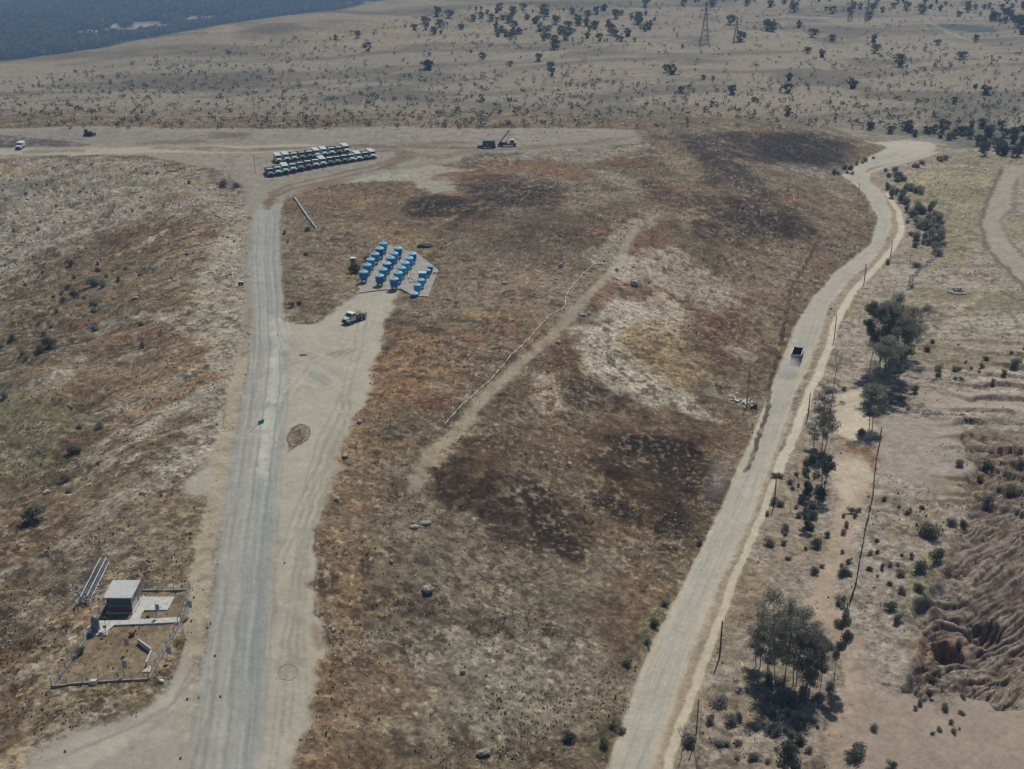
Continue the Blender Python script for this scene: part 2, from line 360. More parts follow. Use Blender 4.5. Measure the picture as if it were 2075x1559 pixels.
# base scrub: mixtures that follow the lie of the land
SCR = T((108, 97, 80)); CC[:] = SCR
def mixall(field, lo, hi, col, a, m=None):
    k = sst(lo, hi, field)*a
    if m is not None: k = k*m
    CC[:] = CC*(1-k[:, None])+T(col)*k[:, None]
LF = leftside.astype(float); RT = inside(X, Y, RIGHTPOLY).astype(float); HL = (1-LF)*(1-RT)
mixall(nL, .46, .62, (136, 129, 118), .85, LF); mixall(nL, .44, .3, (90, 77, 61), .75, LF)
mixall(streak(X, Y, 52, 22, 5, 41), .54, .66, (134, 108, 72), .65, LF)
mixall(streak(X, Y, 52, 7, 1.6, 42), .55, .7, (70, 62, 50), .6, LF)
mixall(nI, .52, .68, (88, 75, 60), .6, HL); mixall(nI, .46, .32, (130, 121, 106), .65, HL); mixall(fbm(X, Y, 34, 4, 49, .6), .5, .64, (126, 119, 107), .6, HL); mixall(fbm(X, Y, 22, 4, 50, .6), .56, .68, (128, 98, 66), .5, HL)
mixall(nF, .56, .72, (78, 66, 52), .35, HL)
mixall(nI, 0, .01, (143, 135, 126), 1, RT); mixall(streak(X, Y, -4, 20, 3.5, 43), .5, .7, (118, 108, 96), .7, RT)
mixall(nF, .58, .74, (104, 95, 82), .6, RT)
far = sst(YV(252), YV(180), Y)
mixall(nI, 0, .01, (131, 123, 110), 1, far); mixall(streak(X, Y, 15, 120, 26, 47), .5, .72, (100, 95, 86), .8, far)
mixall(fbm(X, Y, 60, 4, 48), .55, .7, (88, 86, 78), .65, far)
mixall(inside(X, Y, VALLEY)*sst(0, 25, seg_dist(X, Y, RIDGE)[0]), .0, 1., (66, 70, 52), .95)
RO *= 1-.3*RT*(1-far)-.6*far
# plateau with the parked trucks
PLAT = [(-200,262),(1330,262),(1290,290),(1100,308),(960,312),(880,345),(810,362),(700,372),(610,385),(560,415),(500,440),(495,385),(450,345),(300,317),(150,314),(0,317),(-200,322)]
layer(PLAT, (137,132,122), 1, 1.5, 1.5, 1, rough=.35)
layer([(0,268),(520,268),(700,280),(500,296),(300,290),(0,300)], (126,121,113), .6, 4, 5, brk=.8)
layer([(-100,272),(0,274),(60,280),(130,286),(185,293),(190,296),(120,298),(90,297),(0,300),(-100,300)], (66,63,60), .9, 1.5, 1, rough=.4)
layer([(-200,312),(60,312),(200,307),(320,303),(480,304),(620,300)], (164,157,140), .85, 4, 2, line=15, rough=.1)
layer([(320,300),(480,304),(560,303),(720,297),(960,300)], (104,92,75), .8, 3, 2, brk=.5, line=7)
layer([(425,268),(515,270),(500,278),(430,282)], (96,86,72), .7, 3, 2)
layer([(300,290),(400,288)], (104,95,78), .6, 3, 3, line=8); layer([(60,309),(160,306)], (112,100,74), .6, 3, 2, line=6)
# rubble belt left
layer([(-200,335),(0,326),(150,320),(300,324),(440,352),(500,395),(506,470),(470,450),(400,430),(330,430),(250,470),(150,510),(0,560),(-200,600)], (134,129,120), .85, 9, 9, 3, .6, 'L', .16)
layer([(0,335),(75,340),(60,352),(0,356)], (133,106,72), .7, 2, 2, brk=.6); layer([(0,316),(110,318),(150,326)], (84,78,70), .6, 1, 1, line=3, brk=.5)
blob(455,368,40,16,(88,80,74),.7,25); blob(360,375,60,9,(132,108,76),.6,-8); blob(60,380,60,14,(96,97,90),.6,0); blob(240,372,70,7,(100,100,92),.5)
blob(350,400,60,8,(125,96,64),.6,-5); blob(250,480,60,9,(96,76,60),.7,-20,nz='L'); blob(300,490,110,18,(118,88,60),.6,-25,nz='L')
blob(440,460,70,9,(140,106,64),.75,-20,nz='L'); blob(350,505,90,9,(138,104,64),.75,-25,nz='L'); blob(300,490,50,5,(165,157,142),.7,-28,brk=.4)
blob(170,505,140,26,(96,84,74),.7,-18,nz='L'); blob(350,530,60,8,(142,137,126),.7,-22,nz='L'); blob(440,560,60,26,(132,128,120),.7,-20,nz='L')
blob(250,590,120,12,(134,105,68),.6,-22,nz='L'); blob(400,590,100,8,(132,100,62),.6,-18,nz='L'); blob(120,640,120,25,(98,80,64),.7,-22,nz='L')
blob(170,660,40,9,(128,84,60),.7,-20); blob(310,640,60,9,(148,142,130),.6,5); blob(350,655,40,7,(148,142,130),.6,40)
blob(260,680,70,14,(130,92,60),.7,-15,nz='L'); blob(340,690,50,14,(104,80,62),.7,10,nz='L'); blob(390,715,80,14,(138,100,60),.75,-15,nz='L')
blob(240,760,180,30,(118,98,72),.6,-14,nz='L'); blob(420,770,60,12,(140,95,60),.7,-15,nz='L'); blob(330,810,120,10,(140,108,68),.7,-25,nz='L')
blob(110,755,60,8,(150,140,122),.5,-30); blob(80,620,110,14,(134,124,106),.45,-22,nz='L'); blob(40,700,60,50,(84,74,62),.5,-20,nz='L')
layer([(-50,790),(60,800),(150,830),(190,880),(150,930),(70,960),(0,985),(-50,990)], (104,99,76), .85, 4, 3, brk=.3, bias=.35)
blob(60,985,130,12,(84,72,56),.8,-18,nz='L'); blob(170,890,60,14,(92,76,60),.7,-15,nz='L')
blob(380,820,120,10,(146,143,136),.7,-27,nz='L'); blob(420,840,60,26,(143,138,130),.7,-24,nz='L'); blob(290,930,50,10,(150,147,138),.7,-14,nz='L')
blob(230,1000,160,18,(118,104,88),.6,-22,nz='L'); blob(340,960,70,9,(88,72,58),.7,-25,nz='L'); blob(330,985,60,8,(140,134,124),.6,-28,nz='L')
blob(60,1090,120,60,(86,70,55),.65,-20,nz='L'); blob(150,1140,120,16,(132,124,112),.5,-25,nz='L'); blob(230,1080,110,20,(110,94,76),.5,-28,nz='L')
blob(60,1250,110,70,(104,92,75),.6,-25,nz='L'); blob(40,1440,60,60,(90,76,60),.7,-30,nz='L'); blob(30,1320,60,26,(82,66,52),.7,-30,nz='L')
layer([(-60,900),(20,860),(100,1100),(40,1150)], (92,78,60), .3, 5, 4, brk=1, nz='L')
layer([(380,1010),(440,1000),(450,1060),(405,1150),(390,1190),(280,1195),(240,1150),(300,1080)], (112,101,80), .8, 2, 2, brk=.3, bias=.3)
layer([(505,420),(507,560),(508,640),(498,730),(480,810),(466,872),(380,960),(300,1000),(330,930),(400,850),(430,760),(420,700),(370,640),(400,560),(440,480),(470,420)], (141,135,124), .85, 2, 2.5, 1, .55, 'L', .22)
layer([(470,330),(512,400),(506,470),(440,440),(430,360)], (128,122,113), .6, 3, 3, 1, .6, 'I', .15)
layer([(480,872),(400,878),(330,905),(300,930)], (98,90,78), .6, 1.5, 1.5, line=2, brk=.5)
blob(150,600,200,60,(96,90,80),.5,-20,brk=.9,nz='L',bias=.05); blob(100,720,140,60,(92,86,76),.45,-25,brk=.9,nz='L',bias=.0); blob(300,1080,120,80,(122,115,104),.5,-30,brk=.9,nz='L',bias=.05); blob(120,1200,160,80,(100,94,84),.5,-30,brk=.9,nz='L',bias=.05)
blob(130,760,60,16,(152,146,132),.6,-35,brk=.5); blob(110,520,100,10,(140,132,118),.5,-25,nz='L'); blob(260,1000,120,14,(140,134,124),.6,-30,nz='L'); blob(190,1060,120,10,(142,136,126),.5,-30,nz='L')
blob(480,990,20,60,(150,144,132),.4,15)
# faint track above the hut and verge of the enclosure
layer([(400,960),(330,1045),(270,1130),(235,1175),(160,1260),(90,1400),(60,1470),(40,1559)], (146,128,98), .75, 1.2, .5, .4, line=1.3, brk=.3, bias=.4)
layer([(105,1395),(240,1198),(384,1197),(330,1320),(300,1380)], (124,106,80), .85, .8, .6, .4, .2, bias=.4, rough=.45)
blob(175,1250,24,22,(130,92,62),.7,-50); blob(235,1320,60,18,(120,100,76),.4); blob(210,1420,120,40,(112,104,84),.7,-12)
blob(330,1300,22,60,(136,118,88),.6,25,brk=.5)
# hill between the roads
layer([(585,420),(640,400),(760,368),(900,352),(960,370),(1010,470),(900,500),(880,470),(720,500),(600,480)], (112,92,70), .7, 4, 4, brk=.4, bias=.3)
blob(700,405,90,22,(122,98,68),.7); blob(735,415,26,12,(142,110,62),.8,brk=.6); blob(660,375,60,8,(128,90,60),.6,-12)
layer([(690,372),(780,350),(880,335),(960,345),(915,372),(925,395),(870,402),(860,385),(830,368),(760,368)], (151,148,136), .9, 1.5, 1.5, brk=.2, bias=.45, rough=.3)
layer([(960,345),(1060,310),(1180,292),(1320,275),(1330,300),(1200,330),(1090,330),(1000,345)], (134,128,118), .8, 3, 3, brk=.4, bias=.35)
blob(925,358,55,10,(116,80,54),.85,-5,brk=.6); blob(880,400,55,9,(122,84,58),.75,-12,brk=.7); blob(1020,345,110,12,(124,88,58),.7,-10,brk=.8)
blob(1080,340,110,10,(138,92,54),.7,5,brk=.8); blob(1130,352,60,8,(134,86,52),.7,8,brk=.7); blob(1040,372,80,14,(74,60,52),.8,10); 
layer([(815,420),(830,400),(880,392),(935,400),(945,415),(900,435),(860,445),(825,440)], (46,39,34), .95, 2.5, 2, brk=.3, bias=.3)
layer([(940,372),(1040,362),(1130,378),(1150,400),(1100,415),(1020,420),(1000,440),(940,470),(880,500),(900,460),(960,410)], (50,42,36), .92, 4, 3, brk=.5, bias=.25)
layer([(1010,420),(1150,430),(1200,470),(1150,540),(1000,545),(900,520),(880,490),(950,460)], (90,78,66), .7, 5, 4, brk=.6, bias=.2)
layer([(1040,372),(960,415),(905,450),(862,470),(850,490)], (128,115,98), .75, 1, .5, .4, line=2.0, brk=.4, bias=.35)
layer([(1075,375),(1000,410),(940,455),(890,490)], (122,112,100), .4, 2, 1, .4, line=2, brk=1)
blob(1230,470,60,9,(112,78,58),.7,5,brk=.7); blob(1120,490,110,22,(78,68,58),.6,0); blob(940,500,50,28,(112,105,92),.5)
blob(1000,560,120,30,(132,112,90),.7,10,brk=.4,bias=.3); blob(930,560,60,12,(96,78,56),.7,5,brk=.5); blob(860,530,70,14,(134,108,72),.5)
layer([(800,455),(870,470),(900,500),(870,520),(800,500),(730,470)], (134,108,68), .7, 2, 2, brk=.5, bias=.25)
blob(760,470,90,16,(138,110,68),.6,10); blob(640,560,70,70,(114,103,84),.6,0,brk=.4,bias=.3); blob(700,560,30,30,(126,106,74),.5)
blob(860,700,90,26,(142,100,56),.85,20,brk=.7); blob(980,640,60,14,(148,112,62),.85,10,brk=.5); blob(1010,660,40,14,(140,96,56),.7,10)
blob(880,650,70,14,(134,112,74),.6,15); blob(960,690,60,14,(138,92,54),.7,15); blob(820,745,40,60,(144,102,58),.7,40,brk=.8)
blob(850,800,60,24,(120,74,46),.85,25,brk=.8); blob(770,830,22,50,(142,102,56),.8,20,brk=.6); blob(720,900,30,60,(140,104,62),.75,25,brk=.8)
blob(905,800,30,20,(108,64,42),.85,30,brk=.6); blob(940,740,70,20,(108,96,82),.6,20); blob(900,740,60,16,(118,108,96),.6,25)
blob(1060,610,50,34,(104,84,68),.6,0); blob(1010,540,70,40,(112,104,90),.4)
layer([(668,1000),(700,870),(730,800),(760,720),(775,700),(780,760),(740,840),(720,930),(690,1010),(660,1060),(645,1100)], (138,106,68), .6, 1.5, 1, brk=.5, bias=.3)
layer([(642,1200),(650,1310),(665,1450),(645,1559),(700,1559),(720,1400),(700,1300),(690,1150)], (132,98,62), .5, 3, 2.5, brk=.8, bias=.15)
blob(700,1050,40,100,(96,80,62),.5,10); blob(800,870,90,50,(100,84,66),.5,0); blob(850,930,60,30,(94,78,60),.5)
# track and pipe side on the ridge
TRK = [(840,992),(875,920),(930,870),(985,800),(1040,750),(1080,715),(1120,680),(1155,640),(1180,610),(1225,570),(1260,530),(1270,495),(1300,450)]
layer(TRK, (152,141,122), .9, 1.6, .5, .5, line=2.8, brk=.25, bias=.4, rough=.3)
layer([(835,992),(870,930),(930,870),(960,880),(900,950),(860,985)], (150,136,114), .75, 1, .8, .6, brk=.4, bias=.35)
layer([(1240,460),(1330,420),(1345,440),(1290,500),(1240,540),(1200,560)], (144,140,126), .7, 2, 2, brk=.5, bias=.25)
layer([(1100,660),(1150,590),(1240,480),(1280,470),(1220,560),(1130,680)], (132,122,106), .5, 2, 1.5, brk=.5, bias=.2)
# pale bare patches right of the track
layer([(1250,520),(1310,510),(1350,540),(1380,600),(1340,600),(1290,570),(1240,600),(1210,590)], (158,150,137), .95, 1.5, 2, brk=.35, nz='R', bias=.35)
layer([(1220,600),(1300,600),(1320,650),(1260,660),(1200,640)], (162,154,140), .95, 1.5, 2, brk=.35, nz='R', bias=.35)
layer([(1150,665),(1240,650),(1280,670),(1230,720),(1310,770),(1380,800),(1420,850),(1330,820),(1240,770),(1180,760),(1200,720)], (162,154,140), .95, 1.5, 2.5, brk=.4, nz='R', bias=.3)
layer([(1080,760),(1130,770),(1140,830),(1110,860),(1080,830)], (156,138,118), .9, 1.5, 1.5, brk=.3, bias=.3)
layer([(1320,480),(1380,500),(1450,560),(1520,600),(1500,620),(1400,570),(1330,510)], (152,141,124), .8, 2, 2, brk=.7, nz='R', bias=.2)
layer([(1290,470),(1345,460),(1350,500),(1300,525),(1270,510)], (112,84,64), .9, 1, 1, brk=.3, bias=.3)
layer([(1190,630),(1230,565),(1255,590),(1220,630)], (120,86,60), .8, 1, 1, brk=.3, bias=.3)
layer([(1150,700),(1180,680),(1190,730),(1180,770),(1120,740),(1100,700)], (86,63,48), .88, 2, 2, brk=.5, bias=.3)
layer([(1300,560),(1420,590),(1500,660),(1480,690),(1350,640),(1290,600)], (128,104,80), .6, 2, 2, brk=.5, nz='R', bias=.3)
layer([(1270,640),(1350,640),(1410,700),(1440,760),(1380,780),(1320,740),(1260,700)], (148,120,78), .9, 2, 2.5, brk=.5, nz='R', bias=.3)
blob(1370,560,70,14,(132,102,66),.6,28,nz='R'); blob(1290,590,60,14,(126,90,62),.6,20,nz='R'); blob(1380,770,50,10,(138,110,68),.6,20)
blob(1460,660,50,40,(90,64,50),.95,20,brk=.5,bias=.25); blob(1440,720,60,16,(96,72,58),.85,18,nz='R'); blob(1540,620,50,60,(126,98,72),.6,0)
blob(1520,700,50,40,(122,100,76),.5,20,nz='R'); blob(1500,715,40,8,(156,146,130),.6,20); blob(1330,740,70,10,(102,84,66),.5,25,nz='R')
layer([(1150,770),(1240,760),(1300,800),(1250,830),(1140,820)], (60,50,41), .9, 2, 2, brk=.6, bias=.25)
layer([(1300,790),(1420,800),(1500,850),(1450,880),(1330,850)], (104,90,72), .5, 3, 3, brk=.6)
# burnt slope up to the right
layer([(1340,280),(1440,272),(1650,268),(1740,300),(1720,330),(1640,350),(1560,330),(1470,330),(1400,310)], (56,50,47), .95, 4, 4, brk=.5, nz='R', bias=.28)
layer([(1400,300),(1460,320),(1500,370),(1470,400),(1420,370)], (54,48,45), .9, 3, 3, brk=.6, nz='R', bias=.2)
blob(1600,310,80,22,(44,38,35),.85,18,nz='R'); blob(1690,285,40,9,(62,55,50),.8,20); blob(1560,345,60,9,(112,86,62),.7,15,nz='R')
blob(1340,290,60,14,(96,76,60),.7,30,nz='R'); blob(1380,330,60,20,(140,124,98),.6,25,nz='R'); blob(1270,330,50,10,(116,80,58),.75,5)
blob(1190,300,110,14,(128,122,112),.6,0); blob(1250,365,60,12,(136,132,122),.6,20,nz='R')
layer([(1290,360),(1340,370),(1400,410),(1390,430),(1310,410)], (74,54,47), .9, 2, 2, brk=.5, nz='R', bias=.25)
layer([(1480,400),(1560,400),(1640,440),(1640,470),(1600,490),(1500,460),(1450,430)], (50,42,37), .92, 3, 3, brk=.6, nz='R', bias=.2)
layer([(1400,440),(1470,460),(1540,510),(1480,520),(1410,480)], (60,50,42), .9, 2, 2, brk=.6, nz='R', bias=.2)
blob(1430,430,60,14,(146,120,90),.75,-10,brk=.4,bias=.3); blob(1600,400,40,10,(124,80,56),.8,15); blob(1640,480,50,30,(116,102,92),.5); 
blob(1560,500,60,16,(130,108,78),.6,25,nz='R'); blob(1680,360,50,14,(132,120,104),.6,20); blob(1720,440,50,26,(126,104,82),.6,20,nz='R')
blob(1740,420,40,7,(100,80,64),.7,35); blob(1620,345,60,14,(136,132,126),.6,10,nz='R'); blob(1700,395,30,6,(158,148,132),.6,20)
blob(1650,560,40,50,(124,96,70),.6,30); blob(1600,420,150,70,(110,94,80),.35,20,nz='R')
# burnt ground in the middle and bottom of the hill
layer([(1200,900),(1280,860),(1400,880),(1450,930),(1430,1020),(1380,1090),(1300,1060),(1250,1010),(1200,980)], (60,49,40), .92, 5, 4, 1.5, .35, bias=.3)
blob(1340,930,60,26,(44,36,30),.9,10,brk=.4,bias=.25); blob(1240,1010,40,30,(48,39,32),.8); blob(1300,950,34,30,(110,92,70),.65,0,brk=.6); blob(1330,1010,40,30,(100,82,64),.5); blob(1360,1060,40,50,(46,38,32),.8)
layer([(870,960),(960,940),(1060,960),(1180,1030),(1200,1090),(1160,1150),(1080,1120),(980,1080),(880,1030)], (56,47,40), .92, 3, 3, 1.5, .6, bias=.22)
layer([(930,900),(1100,860),(1200,880),(1180,950),(1060,940),(950,960)], (88,72,56), .7, 3, 3, brk=.6, bias=.25)
blob(1160,900,120,20,(124,100,72),.6,10); blob(950,980,40,12,(138,112,80),.7,-30); blob(1120,850,60,10,(118,96,70),.6)
blob(870,1080,60,60,(108,98,84),.6); blob(760,1130,50,50,(98,82,64),.5); blob(850,1130,50,26,(84,72,62),.7); blob(1200,1150,60,40,(130,120,102),.5)
layer([(820,1240),(880,1220),(920,1250),(910,1280),(850,1280)], (52,45,40), .9, 2, 1.5, brk=.5, bias=.25)
layer([(940,1250),(1010,1230),(1060,1270),(1020,1290),(960,1280)], (52,45,40), .9, 2, 2, brk=.5, bias=.25)
blob(960,1340,160,60,(134,127,114),.85,5,brk=.5,bias=.22); blob(1000,1450,120,60,(128,121,108),.85,0,brk=.5,bias=.2); blob(1130,1380,70,60,(126,118,106),.7,0,brk=.6); blob(1000,1150,100,50,(118,104,84),.7,0,brk=.6); blob(1120,1320,80,30,(116,106,90),.6)
blob(1080,1450,70,50,(84,70,54),.7,0,brk=.4); blob(1180,1520,120,40,(108,84,58),.7,-20,brk=.5); blob(1250,1240,60,100,(108,80,60),.6,30,brk=.7,bias=.15)
blob(1200,1330,60,50,(104,86,66),.6); blob(1150,1170,90,60,(98,88,72),.4); blob(780,1460,70,60,(100,80,60),.6); blob(720,1540,70,30,(92,68,48),.7); blob(900,1400,40,60,(84,72,60),.5)
blob(730,1300,40,18,(146,102,54),.85,50,brk=.5); blob(760,1330,26,14,(140,100,56),.7,50); blob(760,1360,60,14,(126,88,58),.6); blob(720,1430,60,50,(134,98,64),.6); blob(820,1510,60,30,(74,60,48),.7,brk=.6)
blob(740,1200,60,60,(110,90,66),.6); blob(690,1250,40,60,(124,96,64),.5); blob(1000,1200,90,30,(120,106,84),.5); blob(700,1120,60,30,(120,90,60),.5)
blob(1210,1500,30,50,(84,88,52),.6,30,brk=.5); blob(1330,1250,18,60,(88,94,66),.6,28,brk=.5); blob(1440,960,30,40,(104,102,84),.5,20); blob(1400,1060,30,60,(96,92,72),.5,30); blob(1500,810,50,40,(106,98,80),.4)
layer([(640,1000),(1200,1130),(1300,1200),(1250,1400),(1180,1559),(640,1559)], (112,107,96), .55, 8, 8, 3, .5, 'I', .08)
layer([(600,430),(900,520),(1000,560),(900,640),(700,620),(590,600)], (118,108,92), .6, 6, 6, 3, .5, 'I', .1)
layer([(1240,600),(1330,590),(1400,640),(1380,680),(1260,670),(1200,650)], (160,153,140), .8, 2, 3, 1.5, .5, 'R', .22)
layer([(1180,700),(1260,690),(1330,760),(1450,830),(1460,860),(1340,830),(1230,790)], (160,153,139), .8, 2, 3, 1.5, .5, 'R', .2)
layer([(1280,500),(1350,510),(1420,570),(1500,610),(1460,640),(1370,600),(1290,560)], (150,142,128), .7, 2, 3, 1.5, .7, 'R', .15)
layer([(1440,480),(1560,520),(1640,500),(1660,540),(1580,600),(1480,560)], (132,116,98), .6, 3, 4, 1.5, .7, 'R', .12)
layer([(1260,660),(1340,650),(1420,700),(1440,760),(1360,790),(1290,740)], (150,118,70), .7, 2.5, 3, 1.5, .7, 'R', .1)
layer([(760,730),(860,690),(960,740),(900,800),(800,820),(740,860)], (148,100,54), .7, 3, 3, 1.5, .7, 'I', .1)
layer([(650,1080),(700,960),(760,880),(800,900),(760,1000),(720,1150),(690,1350),(720,1450),(700,1559),(645,1559)], (144,104,62), .6, 4, 4, 2, .8, 'I', .04)
layer([(960,560),(1080,540),(1160,560),(1100,640),(1000,640),(930,600)], (134,116,96), .6, 4, 4, 1.5, .6, 'I', .1)
layer([(900,1280),(1150,1250),(1250,1330),(1180,1480),(980,1520),(850,1420)], (130,124,112), .6, 5, 5, 2, .8, 'I', .06)
layer([(1180,880),(1300,850),(1420,870),(1470,930),(1440,1040),(1390,1110),(1290,1090),(1200,1020)], (62,51,41), .55, 9, 5, 1, .2, bias=.4)
blob(1340,960,110,80,(66,54,44),.6,10,brk=.2,bias=.4); blob(1375,960,60,60,(50,41,35),.6,10,brk=.2,bias=.35); blob(1340,905,90,22,(42,34,29),.85,8,brk=.3,bias=.3); blob(1255,940,26,50,(46,38,32),.75,30,brk=.3,bias=.3); blob(1250,1030,70,22,(50,41,34),.7,30,brk=.4,bias=.25); blob(1355,1080,34,50,(50,41,34),.7,20,brk=.4,bias=.25)
blob(1100,1040,110,34,(52,43,37),.8,25,brk=.8,bias=.2); blob(960,1010,70,44,(56,47,40),.75,20,brk=.8,bias=.2); blob(1130,1100,60,24,(48,40,34),.8,30,brk=.8,bias=.2)
blob(900,420,75,22,(44,37,32),.85,-4,brk=.3,bias=.3); blob(1040,395,100,22,(50,42,36),.85,6,brk=.6,bias=.25); blob(1500,440,110,30,(54,46,40),.8,22,brk=.9,nz='R',bias=.2); blob(1590,455,70,24,(46,39,34),.85,22,brk=.8,nz='R',bias=.22)
blob(1480,345,110,20,(50,44,40),.8,32,brk=.9,nz='R',bias=.2); blob(1640,300,110,22,(46,41,38),.85,12,brk=.7,nz='R',bias=.25); blob(1420,285,70,14,(60,54,50),.7,15,brk=.8,nz='R')
blob(700,905,26,60,(150,108,60),.7,25,brk=.6); blob(650,1400,20,80,(146,106,62),.6,5,brk=.7); blob(1130,470,90,9,(66,55,46),.6,5); blob(1160,540,60,10,(72,60,50),.5)
# right-hand country
layer([(1530,870),(1640,860),(1660,900),(1640,1200),(1540,1230),(1520,1120),(1560,1000)], (128,117,100), .6, 3, 2, brk=.5, bias=.2)
layer([(1490,1150),(1530,1140),(1560,1200),(1540,1260),(1480,1290),(1460,1260)], (118,102,78), .7, 2, 1, brk=.5, bias=.25)
layer([(1400,1420),(1480,1290),(1560,1280),(1700,1400),(1690,1559),(1350,1559)], (122,112,98), .6, 3, 2, brk=.5, bias=.2)
layer([(1690,800),(1760,790),(1775,880),(1740,900),(1690,880)], (180,170,152), .95, 1, 1, brk=.2, bias=.45, rough=.2)
layer([(1620,1240),(1665,1150),(1690,1060),(1700,980),(1690,920),(1750,920),(1770,960),(1745,1040),(1715,1130),(1690,1200),(1670,1260)], (160,142,124), .85, .8, .8, .5, .2, bias=.45, rough=.2)
layer([(1692,935),(1745,930),(1762,965),(1730,1010),(1700,1040),(1690,990)], (174,162,144), .8, 1.5, 1, brk=.3, bias=.4, rough=.2)
layer([(1700,895),(1770,905),(1775,960),(1750,930),(1710,915)], (132,96,72), .8, .8, .8, brk=.3, bias=.3)
layer([(1660,1220),(1700,1260),(1735,1330),(1745,1400),(1720,1470),(1715,1559)], (158,140,124), .75, 1, .6, line=5, brk=.25, bias=.4, rough=.3)
layer([(1740,1400),(1830,1400),(1900,1420),(1990,1430),(2075,1430),(2200,1430),(2200,1600),(1690,1600),(1700,1500)], (143,130,118), .9, 3, 3, brk=.2, bias=.45, rough=.15)
layer([(1800,1300),(1840,1330),(1880,1420),(1800,1420),(1740,1390),(1700,1300)], (140,131,122), .6, 2, 2)
layer([(1795,845),(1940,850),(1960,960),(1930,1010),(1800,960),(1780,1000),(1775,900)], (146,137,130), .8, 1.5, 1.5, brk=.2, bias=.45, rough=.25)
layer([(1830,790),(2075,800),(2200,800),(2200,850),(2075,845),(1900,830)], (154,142,130), .8, 1.2, 1, brk=.2, bias=.45, rough=.25)
layer([(1830,700),(1930,690),(2075,680),(2200,680),(2200,740),(2075,750),(1900,745),(1840,730)], (122,112,86), .7, 2, 2, brk=.5, bias=.25)
layer([(1860,660),(2075,640),(2200,640),(2200,690),(2075,690),(1880,690)], (150,144,130), .6, 2, 2, brk=.6, bias=.2)
layer([(1840,580),(1980,590),(2075,590),(2200,590),(2200,630),(2000,620),(1960,640),(1850,640)], (124,115,88), .85, 3, 3, brk=.4, bias=.3)
layer([(1850,540),(2075,550),(2200,550),(2200,585),(2000,590),(1860,570)], (142,132,118), .6, 2, 2, brk=.5, nz='I')
layer([(1820,370),(1890,340),(1990,345),(2040,350),(2000,420),(1990,480),(1960,540),(1900,530),(1900,440),(1850,400)], (134,125,90), .95, 3, 3, brk=.3, bias=.35)
blob(1920,365,90,18,(150,136,92),.85,0,brk=.6); blob(1960,390,80,9,(120,112,92),.6); blob(1920,420,90,10,(142,130,112),.6); blob(1900,500,60,26,(128,118,88),.6)
layer([(1890,310),(2000,310),(2200,315),(2200,340),(2000,335),(1880,330)], (128,120,100), .8, 4, 4)
layer([(2055,340),(2020,420),(2010,465),(2035,510),(2075,560),(2150,620)], (148,143,130), .8, 1.5, .8, line=9, brk=.3, bias=.4, rough=.2)
layer([(2033,340),(1998,410),(1988,455),(1998,500),(2040,545),(2080,590)], (84,80,70), .65, 1, .6, line=1.6)
layer([(2062,360),(2050,420),(2030,450),(2045,485),(2075,520)], (96,90,78), .5, 1, .6, line=1.6)
layer([(2030,450),(2075,440),(2200,440),(2200,480),(2060,490)], (136,128,90), .85, 2, 2)
layer([(1700,300),(1760,295),(1830,300),(1800,320),(1740,345)], (112,98,82), .5, 3, 2)
for a, b, c, d_ in [(660,2075,1870,1.2),(688,2075,1860,1.4),(625,1990,1900,1.1)]:
    layer([(c, a), ((b+c)/2, a-2), (b, a), (2300, a)], (88,80,68), .5, 1, .8, line=d_, brk=.7)
for P in [[(1860,610),(1930,612)],[(1700,600),(1760,590)],[(1640,770),(1760,760)]]: layer(P, (150,140,124), .5, 3, 2, line=6, brk=.6)
for k, (a, b, c, d_, e) in enumerate([(1880,600,2000,606,.5),(1830,655,1990,650,.6),(1900,668,2075,664,.5),(1870,676,2075,680,.4),(1850,700,1990,696,.5),(1930,722,2075,716,.5),(1960,765,2075,772,.6),(1850,775,1960,782,.4),(1990,815,2075,822,.5),(1960,905,2075,925,.9),(1980,945,2075,962,.9),(1970,925,2060,938,.7),(1990,965,2075,985,.8)]):
    layer([(a, b), ((a+c)/2, (b+d_)/2+(-1)**k*3), (c, d_)], (92,80,68), .7, .6, .7, .5, line=e, brk=.7, bias=.15)
blob(1990,655,70,14,(158,150,136),.7,0,brk=.8,nz='F'); blob(1900,625,60,12,(156,148,134),.6,-8,brk=.8,nz='F'); blob(1960,615,40,8,(160,152,138),.6,-30); blob(2010,790,60,10,(160,149,138),.6,3)
blob(1880,560,90,12,(158,150,138),.6,8,brk=.6); blob(1780,560,20,30,(146,128,106),.5,0); blob(1760,610,26,30,(152,140,122),.6,0); blob(1735,700,30,60,(146,137,128),.6,10); blob(1730,640,12,12,(150,132,84),.6)
mt_ = np.nonzero(TERR['m'] > .02)[0]; fq_ = TERR['f'][mt_]; paint(mt_, (88,76,66), TERR['m'][mt_]*(1-sst(.08, .17, fq_))*(.35+.65*sst(.4, .6, nF2[mt_]))*.8); paint(mt_, (156,147,138), TERR['m'][mt_]*sst(.2, .3, fq_)*(1-sst(.5, .8, fq_))*.7)  # riser shade painted dark into the terrace colour, treads paler
